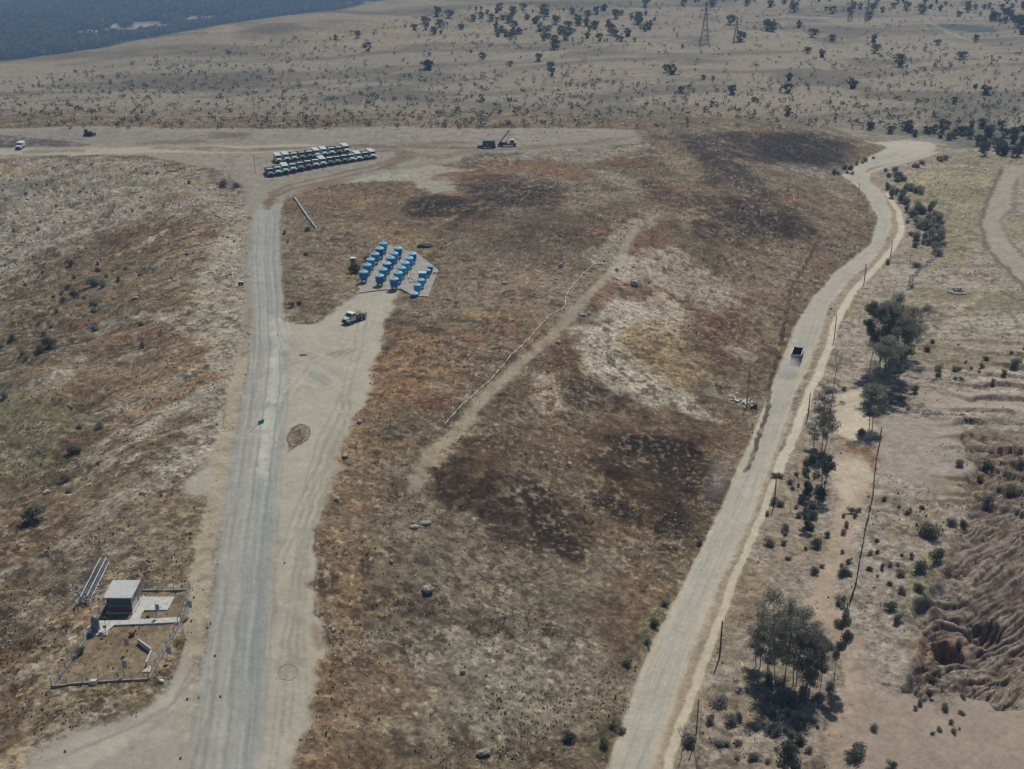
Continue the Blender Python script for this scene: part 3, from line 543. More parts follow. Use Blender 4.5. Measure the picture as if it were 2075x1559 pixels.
# the ravine: purple-brown rills, an ochre bank, green edge
layer(RAV_PX, (124,114,106), .9, 2.5, 2.5, z=LOW, rough=.75)
layer([(1840,1345),(1900,1300),(1960,1275),(2005,1255),(2000,1268),(1950,1300),(1890,1330),(1850,1350)], (150,106,76), .85, .6, .6, .3, .2, bias=.4, z=LOW-3)
blob(1850,1060,70,34,(124,112,92),.6,0); blob(1950,990,70,30,(126,114,90),.6); blob(1860,1180,30,70,(114,110,84),.6,20); blob(1880,1330,40,10,(148,112,80),.7,-15)
layer([(1960,870),(2075,880),(2200,880),(2200,980),(2075,970),(1975,960)], (128,112,100), .7, 2, 1.5, brk=.4, bias=.3)
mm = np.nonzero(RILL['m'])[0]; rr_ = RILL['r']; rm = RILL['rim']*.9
paint(mm, (88,75,67), rm*sst(.6, .25, rr_)*.9); paint(mm, (140,128,120), rm*sst(.6, .85, rr_)*.6)  # rill floors darkened as shade plus exposed soil, crests paled as sunlit
# far country beyond the yards
layer([(1740,262),(2200,262),(2200,300),(1950,300),(1900,282),(1850,275)], (92,92,78), .8, 6, 6, brk=.4, bias=.3)
blob(1950,57,75,7,(70,84,86),.9,4,brk=.2,bias=.4); layer([(1880,45),(1920,65),(1990,90)], (158,150,132), .5, 3, 3, line=6)
layer([(1240,35),(1500,20),(1700,38),(1950,66)], (150,142,124), .5, 4, 4, line=6, brk=.4)
blob(1100,70,110,14,(98,98,88),.7,0,brk=.8); blob(1200,30,120,12,(100,98,88),.6,-15); blob(900,60,120,9,(108,104,92),.5,-12)
layer([(380,95),(600,66),(800,38),(1000,12),(1300,40),(1200,85),(600,92)], (146,134,112), .6, 10, 10, brk=.4)
FORCLR = [([(130,66),(210,58),(330,50),(345,64),(260,74),(140,80)]), ([(215,50),(250,45),(250,56),(225,62)]), ([(265,44),(330,42),(345,60),(300,70),(260,66)]), ([(375,36),(470,28),(475,38),(400,52),(372,52)]), ([(140,72),(200,66),(205,78),(150,82)]), ([(190,3),(215,2),(212,8),(192,8)]), ([(232,10),(265,8),(262,18),(240,16)]), ([(545,16),(600,12),(595,24),(560,24)]), ([(455,56),(462,56),(460,70),(450,70)]), ([(695,6),(760,2),(755,10),(700,13)])]
for P in FORCLR: layer(P, (168,146,118), .9, 10, 12, 4, .3, bias=.4)
# roads, laid last: base, shoulders, wheel bands
def road(left, right, col, soft, bands, zz=None, rough=.06, warp=.55):
    layer(left+right[::-1], col, 1, soft, warp, .6, rough=rough, z=zz)
    l = at_many(left) if zz is None else np.array([(*flat(a, b, zz), zz) for a, b in left])
    r = at_many(right) if zz is None else np.array([(*flat(a, b, zz), zz) for a, b in right])
    def samp(P, t):
        d = np.concatenate([[0], np.cumsum(np.hypot(np.diff(P[:, 0]), np.diff(P[:, 1])))]); q = t*d[-1]
        return np.stack([np.interp(q, d, P[:, 0]), np.interp(q, d, P[:, 1])], 1)
    t = np.linspace(0, 1, 60); L = samp(l, t); Q = samp(r, t)
    xs = np.concatenate([L[:, 0], Q[:, 0]]); ys = np.concatenate([L[:, 1], Q[:, 1]])
    m = np.nonzero((X > xs.min()-2) & (X < xs.max()+2) & (Y > ys.min()-2) & (Y < ys.max()+2))[0]
    dl, S, _ = seg_dist(X[m], Y[m], [tuple(p) for p in L]); dr, _, _ = seg_dist(X[m], Y[m], [tuple(p) for p in Q])
    u = dl/(dl+dr+1e-6); ins = inside(X[m], Y[m], [tuple(p) for p in L]+[tuple(p) for p in Q[::-1]])
    wob = .05*(vnoise(S/14, S*0, 5)-.5)
    for f0, wd, c, a in bands:
        st = .35+.65*sst(.3, .65, fbm(S/11, u*14, 1, 3, int(f0*100)+7, .6))
        k = np.where(ins, np.exp(-((u+wob-f0)/wd)**2)*a*st, 0); paint(m, c, k)
    st = fbm(S/9, u*22, 1, 3, 77, .65); k = np.where(ins, np.abs(st-.5)*1.2, 0)
    g = np.where(st > .5, 172, 120)[:, None]*np.array([1, .985, .95]); CC[m] = CC[m]*(1-k[:, None]*.8)+g*k[:, None]*.8
YARD = [(572,655),(640,657),(672,640),(700,612),(738,580),(808,588),(800,612),(783,655),(770,700),(758,762),(742,815),(712,860),(700,890),(688,940),(676,990),(652,1045),(640,1090),(637,1180),(646,1260),(660,1320),(652,1380),(640,1440),(618,1500),(600,1600),(500,1600),(550,1150),(570,850)]
layer(YARD, (160,155,142), 1, 1.0, 1.3, 1.1, rough=.08)
layer([(470,868),(462,940),(440,1020),(430,1010),(372,1003),(395,960),(430,905)], (154,150,139), .95, 1.2, 1.2, .6, rough=.15)
layer([(500,690),(475,800),(440,1000),(405,1200),(372,1400),(350,1600)], (156,146,128), .9, 1.2, .8, .5, line=3.2, rough=.25)
layer([(520,430),(500,500),(505,640),(500,720)], (136,130,118), .7, 2, 1, line=3, rough=.3)
layer([(378,1320),(378,1600),(20,1600),(60,1530),(150,1490),(260,1445),(330,1400),(350,1350)], (150,146,138), 1, 1.2, 1.2, .7, rough=.1)
layer([(120,1559),(260,1490),(370,1380)], (170,164,150), .5, 2, 1, line=2.5, brk=.5); layer([(200,1559),(340,1440)], (132,130,126), .5, 1.5, 1, line=2, brk=.5)
RL = [(500,1700),(372,1559),(430,1200),(455,1000),(478,860),(505,740),(512,640),(503,540),(512,440),(530,410)]
RL[0] = (340, 1700)
RRt = [(520,1700),(528,1559),(548,1350),(560,1150),(570,950),(583,850),(588,730),(577,650),(570,560),(566,460),(572,412)]
road(RL, RRt, (146,146,140), .8, [(.12,.1,(131,131,128),.6),(.34,.1,(152,152,146),.5),(.62,.12,(136,142,142),.8),(.82,.1,(130,136,137),.8),(.96,.05,(150,144,130),.7)])
layer([(566,650),(566,720),(556,790),(546,850),(538,900),(528,960)], (180,180,173), .8, 3, 1.2, .9, line=3, brk=.7, bias=.12)
layer([(575,640),(570,700)], (172,172,166), .6, 3, 1.5, 1, line=4, brk=.9, bias=.1)
layer([(500,940),(478,1100),(450,1300),(440,1500)], (155,152,146), .4, 2, 1, line=2.5, brk=.5)
layer([(700,760),(650,900),(600,1100)], (168,160,143), .5, 3, 1, line=3, brk=.6); layer([(640,850),(690,880),(660,1000)], (150,143,128), .5, 3, 1, line=2, brk=.6)
layer([(585,690),(640,720),(700,725)], (140,137,128), .7, 3, 2, line=4, brk=.6); layer([(700,640),(760,690),(720,740)], (168,163,150), .5, 4, 2, line=5, brk=.5)
blob(640,1290,10,30,(134,114,88),.7,-15,brk=.3,bias=.3); blob(590,1350,30,26,(132,126,112),.6)
blob(690,715,26,8,(112,110,104),.6,-10); blob(620,745,60,10,(130,134,132),.5,30)
layer([(583,890),(592,868),(608,860),(628,868),(622,888),(600,905),(584,918)], (126,108,90), .95, .3, .2, .2, rough=.8, z=None)
TR = [[(560,640),(575,690),(640,735),(700,770),(690,840),(650,930),(600,1030),(560,1130)],[(570,650),(600,700),(680,730),(735,690),(760,620)],[(555,700),(620,760),(690,800),(700,860),(660,960),(610,1080),(580,1250),(560,1420),(545,1559)],
 [(720,650),(690,700),(620,740),(570,800),(545,900)],[(730,640),(715,720),(690,800),(650,880),(625,960),(600,1100),(590,1300),(570,1500)],[(600,660),(660,660),(720,620),(770,600)],[(640,1000),(610,1100),(600,1250),(610,1400)],[(575,760),(650,790),(720,760)]]
for i, P in enumerate(TR):
    for o_ in (0, 14): layer([(a+o_, b+o_*.3) for a, b in P], [(138,134,124),(176,171,158)][i % 2], .6, .5, .35, .25, line=.5, brk=.6, bias=.08)
for f in (.16, .24, .42, .5, .7, .78): 
    P = [(a+(c-a)*f, b+(d-b)*f) for (a, b), (c, d) in zip(RL[:9], [(520,1700),(528,1559),(550,1200),(566,1000),(583,860),(588,740),(576,640),(569,540),(568,440)])]
    layer(P, (124,125,122) if f in (.24,.5,.78) else (160,160,155), .6, .35, .4, .2, line=.4, brk=.5, bias=.12)
for P in [[(380,1559),(430,1420),(420,1380)],[(120,1540),(250,1480),(350,1420),(400,1330)],[(60,1559),(210,1500),(330,1440),(395,1370)]]:
    layer(P, (132,129,123), .6, .4, .6, .3, line=.5, brk=.5, bias=.15)
# dirt tracks of the plateau
for off in (0, 9): layer([(540,425-off),(552,400-off),(585,385-off),(640,372-off),(700,358-off),(760,345-off),(800,330-off),(818,318-off)], (108,92,76), .7, 1, .6, line=2.6, brk=.4, bias=.35, rough=.2)
layer([(770,306),(800,304),(825,312),(815,325),(780,340)], (110,96,82), .7, 3, 1.5, line=6, brk=.3, bias=.3)
layer([(815,310),(880,318),(960,308),(1060,300),(1200,290),(1330,268)], (116,104,90), .6, 2, 1.5, line=7, brk=.4, bias=.3)
layer([(760,300),(850,292),(950,290)], (104,92,78), .6, 2, 1.5, line=6, brk=.6)
# the right-hand dirt road with its pale verge and brown ditch
z = LOW
layer([(1358,1600),(1372,1500),(1410,1420),(1462,1270),(1505,1150),(1550,1040),(1605,925),(1640,830),(1672,750),(1690,690),(1712,640),(1740,590),(1790,535),(1825,495),(1842,455),(1832,420),(1800,385),(1772,352),(1810,335),(1890,315),(1912,300),(1890,296),(1800,320),(1745,350),(1790,400),(1810,440),(1808,480),(1780,515),(1725,570),(1680,640),(1655,720),(1620,810),(1590,900),(1540,1010),(1485,1140),(1425,1270),(1370,1400),(1310,1559),(1300,1600)], (146,130,106), .95, .8, .5, .3, z=z, rough=.3)
layer([(1345,1600),(1356,1530),(1400,1415),(1452,1270),(1497,1150),(1545,1035),(1575,960)], (178,170,152), .9, .5, .4, .3, line=1.3, z=z, brk=.35, bias=.5, rough=.1)
layer([(1575,960),(1605,890),(1640,800),(1670,730),(1692,660),(1722,600),(1762,555),(1806,508),(1826,470),(1822,430),(1798,392)], (184,178,163), .9, .6, .5, .3, line=2.1, z=z, brk=.3, bias=.5, rough=.1)
layer([(1757,372),(1757,352),(1800,336),(1860,322),(1905,308)], (168,164,150), .8, .6, .4, .3, line=2.5, z=z, rough=.1)
RT_L = [(1195,1640)]+TOE_PX[:17]
RT_R = [(1290,1640),(1322,1559),(1378,1400),(1424,1270),(1484,1130),(1538,1010),(1580,900),(1612,800),(1640,740),(1662,680),(1680,620),(1722,570),(1780,515),(1802,475),(1808,430),(1788,390),(1750,358),(1756,342),(1828,326),(1888,312),(1900,298),(1872,283),(1830,278)]
road(RT_L, RT_R, (163,157,144), .7, [(.1,.09,(168,160,143),.8),(.38,.13,(150,151,147),.8),(.56,.05,(168,160,144),.6),(.68,.1,(151,151,146),.7),(.9,.08,(168,160,144),.8)], zz=z)
layer([(1690,280),(1760,286),(1830,284),(1885,284),(1900,298),(1860,312),(1820,312),(1790,296)], (166,162,148), .9, 1.2, .8, .4, z=z, rough=.1)
for P, wd, dp in DITCHW[:1]+DITCHW[1:]:
    m = np.nonzero((X > min(p[0] for p in P)-3) & (X < max(p[0] for p in P)+3) & (Y > min(p[1] for p in P)-3) & (Y < max(p[1] for p in P)+3))[0]
    d, _, _ = seg_dist(X[m]+.7*(vnoise(X[m]/1.6, Y[m]/1.6, 3)-.5), Y[m], P); first = wd > .59; paint(m, (78,64,50) if first else (104,90,77), (1-sst(wd*.4, wd*(.9 if first else .75), d))*(.5+.5*sst(.35, .55, vnoise(X[m]/3, Y[m]/3, 9)))*.85)
# small relief
Z = Z+RO*((fbm(X, Y, 1.6, 3, 71)-.5)*.38+(nI-.5)*.9)*(1-sst(400, 900, Y))
Z = Z+1.3*(fbm(X, Y, 15, 3, 72)-.5)*sst(.3, .9, RO)*(1-RT)*(1-sst(500, 900, Y)); ZG[:] = Z.reshape(nr, nc)
# --- mesh, split into named surfaces that share one seamless sheet
idx = np.arange(nr*nc).reshape(nr, nc)
quads = np.stack([idx[:-1, :-1], idx[:-1, 1:], idx[1:, 1:], idx[1:, :-1]], -1).reshape(-1, 4)
qx = X[quads].mean(1); qy = Y[quads].mean(1)
def W(pts, z=None): return [tuple(p[:2]) for p in (at_many(pts) if z is None else [(*flat(a, b, z), z) for a, b in pts])]
zone = np.zeros(len(quads), int)
zone[inside(qx, qy, RAV)] = 5
zone[inside(qx, qy, W(PLAT))] = 4
zone[inside(qx, qy, W(YARD))] = 3
zone[inside(qx, qy, W(RT_L+RT_R[::-1], LOW))] = 2
zone[inside(qx, qy, W(RL+RRt[::-1]))] = 1
KALB = 1/1.06
lum = CC @ np.array([.3, .58, .12]); ch = CC-lum[:, None]; sat = np.abs(ch).max(1)
CC = lum[:, None]+ch*(np.minimum(1, (12+.32*sat)/(sat+1e-6)))[:, None]
k_ = sst(.53, .63, fbm(X, Y, 2.1, 4, 311, .62))*(.25+.75*sst(.4, .58, fbm(X, Y, 17, 3, 312)))*np.clip(RO, 0, 1)*.52*(1-.5*sst(420, 800, Y))
CC = CC*(1-k_[:, None])+np.array([60., 51, 43])*k_[:, None]
k_ = sst(.6, .72, fbm(X, Y, .8, 2, 313, .6))*(.2+.8*sst(.45, .6, fbm(X, Y, 14, 3, 314)))*np.clip(RO, 0, 1)*.5
CC = CC*(1-k_[:, None])+np.array([158., 149, 134])*k_[:, None]
hf = 1+RO*(.27*(fbm(X, Y, .55, 2, 301, .7)-.5)+.2*(fbm(X, Y, 1.3, 2, 302)-.5))*2*(1-.4*sst(500, 1100, Y)); hf2 = 1+.06*(fbm(X, Y, .5, 2, 303)-.5)
CC = (CC-108)*(1+.12*RO[:, None])+108
CC *= (hf*hf2*(1-.02*RO))[:, None]*np.array([1.005, 1.0, .972])*(1+.05*LF*np.clip(RO, 0, 1)+.03*RT)[:, None]
c01 = CC/255.; alb = np.where(c01 <= .04045, c01/12.92, ((c01+.055)/1.055)**2.4)*KALB
alb = np.clip(alb, 0, .6)
gm = bpy.data.materials.new('weathered_ground'); gm.use_nodes = True; t = gm.node_tree; b = t.nodes['Principled BSDF']; lk = t.links.new
b.inputs['Roughness'].default_value = .95; b.inputs['Specular IOR Level'].default_value = .12
def N(ty, **k):
    n = t.nodes.new(ty)
    for a, v in k.items(): setattr(n, a, v)
    return n
ca = N('ShaderNodeAttribute', attribute_name='earth'); ra_ = N('ShaderNodeAttribute', attribute_name='scrub'); tc = N('ShaderNodeTexCoord')
def nz(scale, det, rg, sc=None):
    n = N('ShaderNodeTexNoise'); n.inputs['Scale'].default_value = scale; n.inputs['Detail'].default_value = det; n.inputs['Roughness'].default_value = rg
    if sc is not None:
        mp = N('ShaderNodeMapping'); mp.inputs['Scale'].default_value = sc; lk(tc.outputs['Object'], mp.inputs[0]); lk(mp.outputs[0], n.inputs['Vector'])
    else: lk(tc.outputs['Object'], n.inputs['Vector'])
    return n.outputs['Fac']
def rng(src, a, b_, c, d):
    m = N('ShaderNodeMapRange'); m.inputs[1].default_value = a; m.inputs[2].default_value = b_; m.inputs[3].default_value = c; m.inputs[4].default_value = d
    lk(src, m.inputs[0]); return m.outputs[0]
def mth(op, a, b_=None):
    m = N('ShaderNodeMath', operation=op)
    for i, q in enumerate((a, b_)):
        if q is None: continue
        if isinstance(q, (int, float)): m.inputs[i].default_value = q
        else: lk(q, m.inputs[i])
    return m.outputs[0]
def mixc(f, a, c):
    m = N('ShaderNodeMix', data_type='RGBA'); lk(f, m.inputs[0]); lk(a, m.inputs[6])
    if isinstance(c, tuple): m.inputs[7].default_value = (*c, 1)
    else: lk(c, m.inputs[7])
    return m.outputs[2]
rs = ra_.outputs['Fac']
n1 = nz(.9, 6, .72); n2 = nz(3.2, 4, .7); n3 = nz(.22, 4, .6)
amp = mth('ADD', mth('MULTIPLY', rs, .8), .2)
s = mth('ADD', 1., mth('MULTIPLY', rng(n1, .36, .64, -.26, .26), amp))
s = mth('MULTIPLY', s, mth('ADD', 1., mth('MULTIPLY', rng(n2, .38, .62, -.24, .24), amp)))
s = mth('MULTIPLY', s, mth('ADD', 1., rng(n3, .3, .7, -.09, .09)))
vm = N('ShaderNodeVectorMath', operation='SCALE'); lk(ca.outputs['Color'], vm.inputs[0]); lk(s, vm.inputs['Scale'])
c = vm.outputs[0]
# dark tussocks and pale chips scattered in the scrub
v1 = N('ShaderNodeTexVoronoi'); v1.inputs['Scale'].default_value = .95; v1.inputs['Randomness'].default_value = 1; lk(tc.outputs['Object'], v1.inputs['Vector'])
sepc = N('ShaderNodeSeparateColor'); lk(v1.outputs['Color'], sepc.inputs[0])
tuft = mth('MULTIPLY', mth('LESS_THAN', v1.outputs['Distance'], rng(n2, .3, .7, .1, .5)), mth('LESS_THAN', sepc.outputs[0], rng(nz(.12, 3, .6), .35, .65, .0, .75)))
c = mixc(mth('MULTIPLY', mth('MULTIPLY', tuft, rs), .6), c, (.055, .042, .03))
v2 = N('ShaderNodeTexVoronoi'); v2.inputs['Scale'].default_value = 1.7; lk(tc.outputs['Object'], v2.inputs['Vector'])
sep2 = N('ShaderNodeSeparateColor'); lk(v2.outputs['Color'], sep2.inputs[0])
chip = mth('MULTIPLY', mth('LESS_THAN', v2.outputs['Distance'], .2), mth('LESS_THAN', sep2.outputs[1], rng(nz(.09, 3, .6), .4, .7, .02, .2)))
c = mixc(mth('MULTIPLY', mth('MULTIPLY', chip, rs), .8), c, (.33, .3, .26))
lk(c, b.inputs['Base Color'])
bp = N('ShaderNodeBump'); bp.inputs['Strength'].default_value = .55; bp.inputs['Distance'].default_value = .22
lk(mth('MULTIPLY', mth('ADD', n1, mth('MULTIPLY', n2, .35)), mth('ADD', mth('MULTIPLY', rs, .9), .12)), bp.inputs['Height']); lk(bp.outputs[0], b.inputs['Normal'])
def sheet(name, k, label=None):
    q = quads[zone == k]; used, inv = np.unique(q, return_inverse=True); q = inv.reshape(-1, 4)
    me = bpy.data.meshes.new(name); me.vertices.add(len(used)); me.loops.add(q.size); me.polygons.add(len(q))
    me.vertices.foreach_set('co', np.stack([X[used], Y[used], Z[used]], 1).ravel().astype(np.float32))
    me.loops.foreach_set('vertex_index', q.ravel().astype(np.int32)); me.polygons.foreach_set('loop_start', (np.arange(len(q))*4).astype(np.int32))
    me.polygons.foreach_set('use_smooth', np.ones(len(q), bool))
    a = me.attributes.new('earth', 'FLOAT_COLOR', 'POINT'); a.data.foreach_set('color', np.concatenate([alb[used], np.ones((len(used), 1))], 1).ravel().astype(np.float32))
    a = me.attributes.new('scrub', 'FLOAT', 'POINT'); a.data.foreach_set('value', RO[used].astype(np.float32))
    me.update(calc_edges=True); me.materials.append(gm)
    o = bpy.data.objects.new(name, me); COL.objects.link(o); o['kind'] = 'structure'; return o
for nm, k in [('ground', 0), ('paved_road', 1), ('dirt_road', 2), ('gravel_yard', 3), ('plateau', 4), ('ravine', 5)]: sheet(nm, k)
# ------------------------------------------------------------------ plants
def leaf_cloud(seed, clumps, n, size, flat_=.6, up=0.):
    rg = np.random.default_rng(seed); w_ = np.array([c[3] for c in clumps], float)**2.2; w_ /= w_.sum()
    k = rg.choice(len(clumps), n, p=w_); c = np.array([c[:3] for c in clumps])[k]; r = np.array([c[3] for c in clumps])[k]
    d = rg.normal(size=(n, 3)); d /= np.linalg.norm(d, axis=1)[:, None]; rad = rg.random(n)**.45
    p = c+d*(r*rad)[:, None]*np.array([1, 1, flat_+up]); s_ = size*(.6+.8*rg.random(n))
    a = rg.normal(size=(n, 3)); a /= np.linalg.norm(a, axis=1)[:, None]; bb = np.cross(a, rg.normal(size=(n, 3))); bb /= np.linalg.norm(bb, axis=1)[:, None]+1e-6
    V = np.stack([p-a*s_[:, None]*.5, p+bb*s_[:, None]*.35, p+a*s_[:, None]*.5, p-bb*s_[:, None]*.35], 1).reshape(-1, 3)
    return V, np.arange(4*n).reshape(-1, 4)
def np_mesh(name, V, F, m, parent=None):
    me = bpy.data.meshes.new(name); me.vertices.add(len(V)); me.loops.add(F.size); me.polygons.add(len(F))
    me.vertices.foreach_set('co', np.asarray(V, np.float32).ravel()); me.loops.foreach_set('vertex_index', F.ravel().astype(np.int32))
    me.polygons.foreach_set('loop_start', (np.arange(len(F))*F.shape[1]).astype(np.int32)); me.update(calc_edges=True)
    me.materials.append(M[m]); o = bpy.data.objects.new(name, me); COL.objects.link(o)
    if parent: o.parent = parent
    return o
def tree_proto(name, seed, h, crown_r, crown_base, leaf='leaf', n=5000, size=.32, trunks=1, spread=.35, clump=.42, tr=.16):
    rg = random.Random(seed); root = empty(name, (0,0,0)); tb = MB(); clumps = []
    for k in range(trunks):
        ox, oy = (rg.uniform(-1, 1)*spread*(trunks > 1), rg.uniform(-1, 1)*spread*(trunks > 1))
        p = Vector((ox, oy, -.3)); top = Vector((ox*2.2+rg.uniform(-.5, .5), oy*2.2+rg.uniform(-.5, .5), h*rg.uniform(.8, .95))); ns = 6; pts = []
        for i in range(ns+1):
            f = i/ns; q = p.lerp(top, f)+Vector((math.sin(f*5+seed)*.12*h/8, math.cos(f*4+seed)*.1*h/8, 0))*(f > 0); pts.append(q)
        for i in range(ns): tb.tube(pts[i], pts[i+1], tr*(1-.85*i/ns)*h/10+.02, tr*(1-.85*(i+1)/ns)*h/10+.02, 6)
        for j in range(int(14*(crown_r/2.2+.4))):
            f = rg.uniform(crown_base, .97); i = min(ns-1, int(f*ns)); a = pts[i].lerp(pts[i+1], f*ns-i); t = rg.uniform(0, 6.28)
            prof = math.sin(math.pi*min(1, max(0.05, (f-crown_base)/(1.08-crown_base)))**.8); L = crown_r*rg.uniform(.45, 1)*max(.35, prof)
            e = a+Vector((math.cos(t)*L, math.sin(t)*L, L*rg.uniform(.25, .75))); mid = a.lerp(e, .5)+Vector((0, 0, -.1*L))
            tb.tube(a, mid, .045*h/10, .03*h/10, 4); tb.tube(mid, e, .03*h/10, .012, 4)
            clumps.append((e.x, e.y, min(e.z, h), crown_r*clump*rg.uniform(.6, 1.15)))
            if rg.random() < .5: clumps.append((mid.x, mid.y, mid.z, crown_r*clump*.6))
    tb.build('trunk', 'bark', root)
    V, F = leaf_cloud(seed, clumps, n, size, .75); np_mesh('crown', V, F, leaf, root); return root
def shrub_proto(name, seed, r, h, leaf, n=700, size=.16, clumps=7):
    rg = random.Random(seed); cl = []
    for k in range(clumps):
        t = rg.uniform(0, 6.28); q = rg.uniform(0, .62)*r; cl.append((q*math.cos(t), q*math.sin(t), h*rg.uniform(.25, .7), r*rg.uniform(.32, .6)))
    root = empty(name, (0,0,0)); st = MB()
    for c in cl: st.tube((c[0]*.1, c[1]*.1, -.2), (c[0], c[1], c[2]), .04, .012, 4)
    st.build('stem', 'bark', root); V, F = leaf_cloud(seed, cl, n, size, h/(2*r)+.3); V[:, 2] = np.maximum(V[:, 2], -.05)
    np_mesh('crown', V, F, leaf, root); return root
def bare_tree(name, seed, h, depth=4):
    rg = random.Random(seed); root = empty(name, (0,0,0)); mb = MB()
    def br(a, d, L, r, k):
        e = a+d*L; mb.tube(a, e, r, r*.65, 5, False)
        if k == 0: return
        for i in range(3 if k > 1 else 2):
            nd = (d+Vector((rg.uniform(-1, 1), rg.uniform(-1, 1), rg.uniform(-.1, .7)))*.75).normalized(); br(a.lerp(e, rg.uniform(.6, 1)), nd, L*rg.uniform(.55, .8), r*.6, k-1)
    br(Vector((0, 0, -.2)), Vector((.05, .03, 1)).normalized(), h*.36, .014*h, depth); 
    mb.build('trunk', 'bark', root); return root
protos = {}
def pr(key, f):
    protos[key] = [f(), False]
def place(key, loc, rz, sc, name=None, label=None, cat='tree', group=None, szz=1):
    p, used = protos[key]
    o = copy_tree(p) if used else p
    protos[key][1] = True
    if name: o.name = name
    for k_ in ('label', 'category', 'group', 'kind'):
        if k_ in o: del o[k_]
    o.location = loc; o.rotation_euler = (0, 0, rz); a_ = random.uniform(.75, 1.3) if key[:2] in ('sh','gr','ye','gn') else random.uniform(.85, 1.2); o.scale = (sc*a_, sc/a_**.6, sc*szz*random.uniform(.85, 1.15)); tag(o, label, cat, group); return o
pr('euc1', lambda: tree_proto('eucalyptus_tree', 3, 10, 2.7, .32, 'leaf', 10500, .17, 2, .5, .31, .06))
pr('euc2', lambda: tree_proto('eucalyptus_tree', 8, 10, 2.4, .38, 'leaf', 10000, .17, 1, .3, .31, .06))
pr('euc3', lambda: tree_proto('eucalyptus_tree', 15, 10, 2.9, .3, 'leaf', 10500, .17, 3, .8, .3, .055))
pr('euc4', lambda: tree_proto('eucalyptus_tree', 21, 10, 2.0, .22, 'leafdry', 6000, .15, 2, .4, .34, .05))
pr('cyp', lambda: tree_proto('cypress_tree', 31, 6, 1.0, .05, 'leafdark', 2400, .22, 1, 0, .6))
pr('cyp2', lambda: tree_proto('cypress_tree', 37, 6, 1.2, .05, 'leafdark', 2600, .22, 2, .4, .55))
for i in range(4): pr('sh%d' % i, lambda i=i: shrub_proto('dark_shrub', 50+i, 1.0, 1.3, 'leaf', 900, .17, 6+i))
for i in range(3): pr('gr%d' % i, lambda i=i: shrub_proto('grey_shrub', 60+i, 1.0, 1.1, 'leafdry', 800, .15, 7+i))
for i in range(2): pr('ye%d' % i, lambda i=i: shrub_proto('yellow_green_shrub', 70+i, 1.0, 1.1, 'leafyel', 900, .16, 8+i))
for i in range(2): pr('gn%d' % i, lambda i=i: shrub_proto('green_shrub', 80+i, 1.0, 1.3, 'leafgreen', 900, .16, 8+i))
for i in range(4): pr('ft%d' % i, lambda i=i: tree_proto('far_tree', 90+i, 7, 3.0+.5*i, .04, 'farleaf', 520, .95, 1+i % 2, .6, .34))
pr('bare', lambda: bare_tree('bare_tree', 5, 6)); pr('bare2', lambda: bare_tree('bare_tree', 9, 7))
def put(key, px, py, size, label, cat='tree', name=None, group=None, szz=1, rz=None):
    """size: height in metres for trees, radius for shrubs"""
    base = {'euc': 10, 'cyp': 6, 'ft': 7}.get(key.rstrip('0123456789'), 1)
    if key.startswith('bare'): base = 6
    p = at(px, py); return place(key, p, random.uniform(0, 6.28) if rz is None else rz, size/base, name, label, cat, group, szz)
# tall trees by the right-hand road: base x, y, top y, crown radius (all read off the photo)
def zrise(px, py, top):
    p = at(px, py); lo, hi = 0., 60.
    for _ in range(30):
        m = (lo+hi)/2; zc = p.y*cp+(CAM_H-p.z-m)*sp; up = p.y*sp-(CAM_H-p.z-m)*cp; v = 779.5-FOC*up/zc
        if v > top: lo = m
        else: hi = m
    return p, lo, FOC/(p.y*cp+(CAM_H-p.z)*sp)
CRW = {'euc1': 2.7, 'euc2': 2.4, 'euc3': 2.9, 'euc4': 2.0, 'cyp': 1.0, 'cyp2': 1.2, 'bare': 2.2, 'bare2': 2.2}; BH = {'euc': 10, 'cyp': 6, 'bare': 6}
def putt(k, x, y, top, rpx, lab, name=None):
    p, h, s_ = zrise(x, y, top); o = place(k, p, random.uniform(0, 6.28), 1, name, lab, 'tree'); w_ = rpx/s_/CRW[k]; o.scale = (w_, w_, h/BH[k.rstrip('0123456789')]*1.02); return o
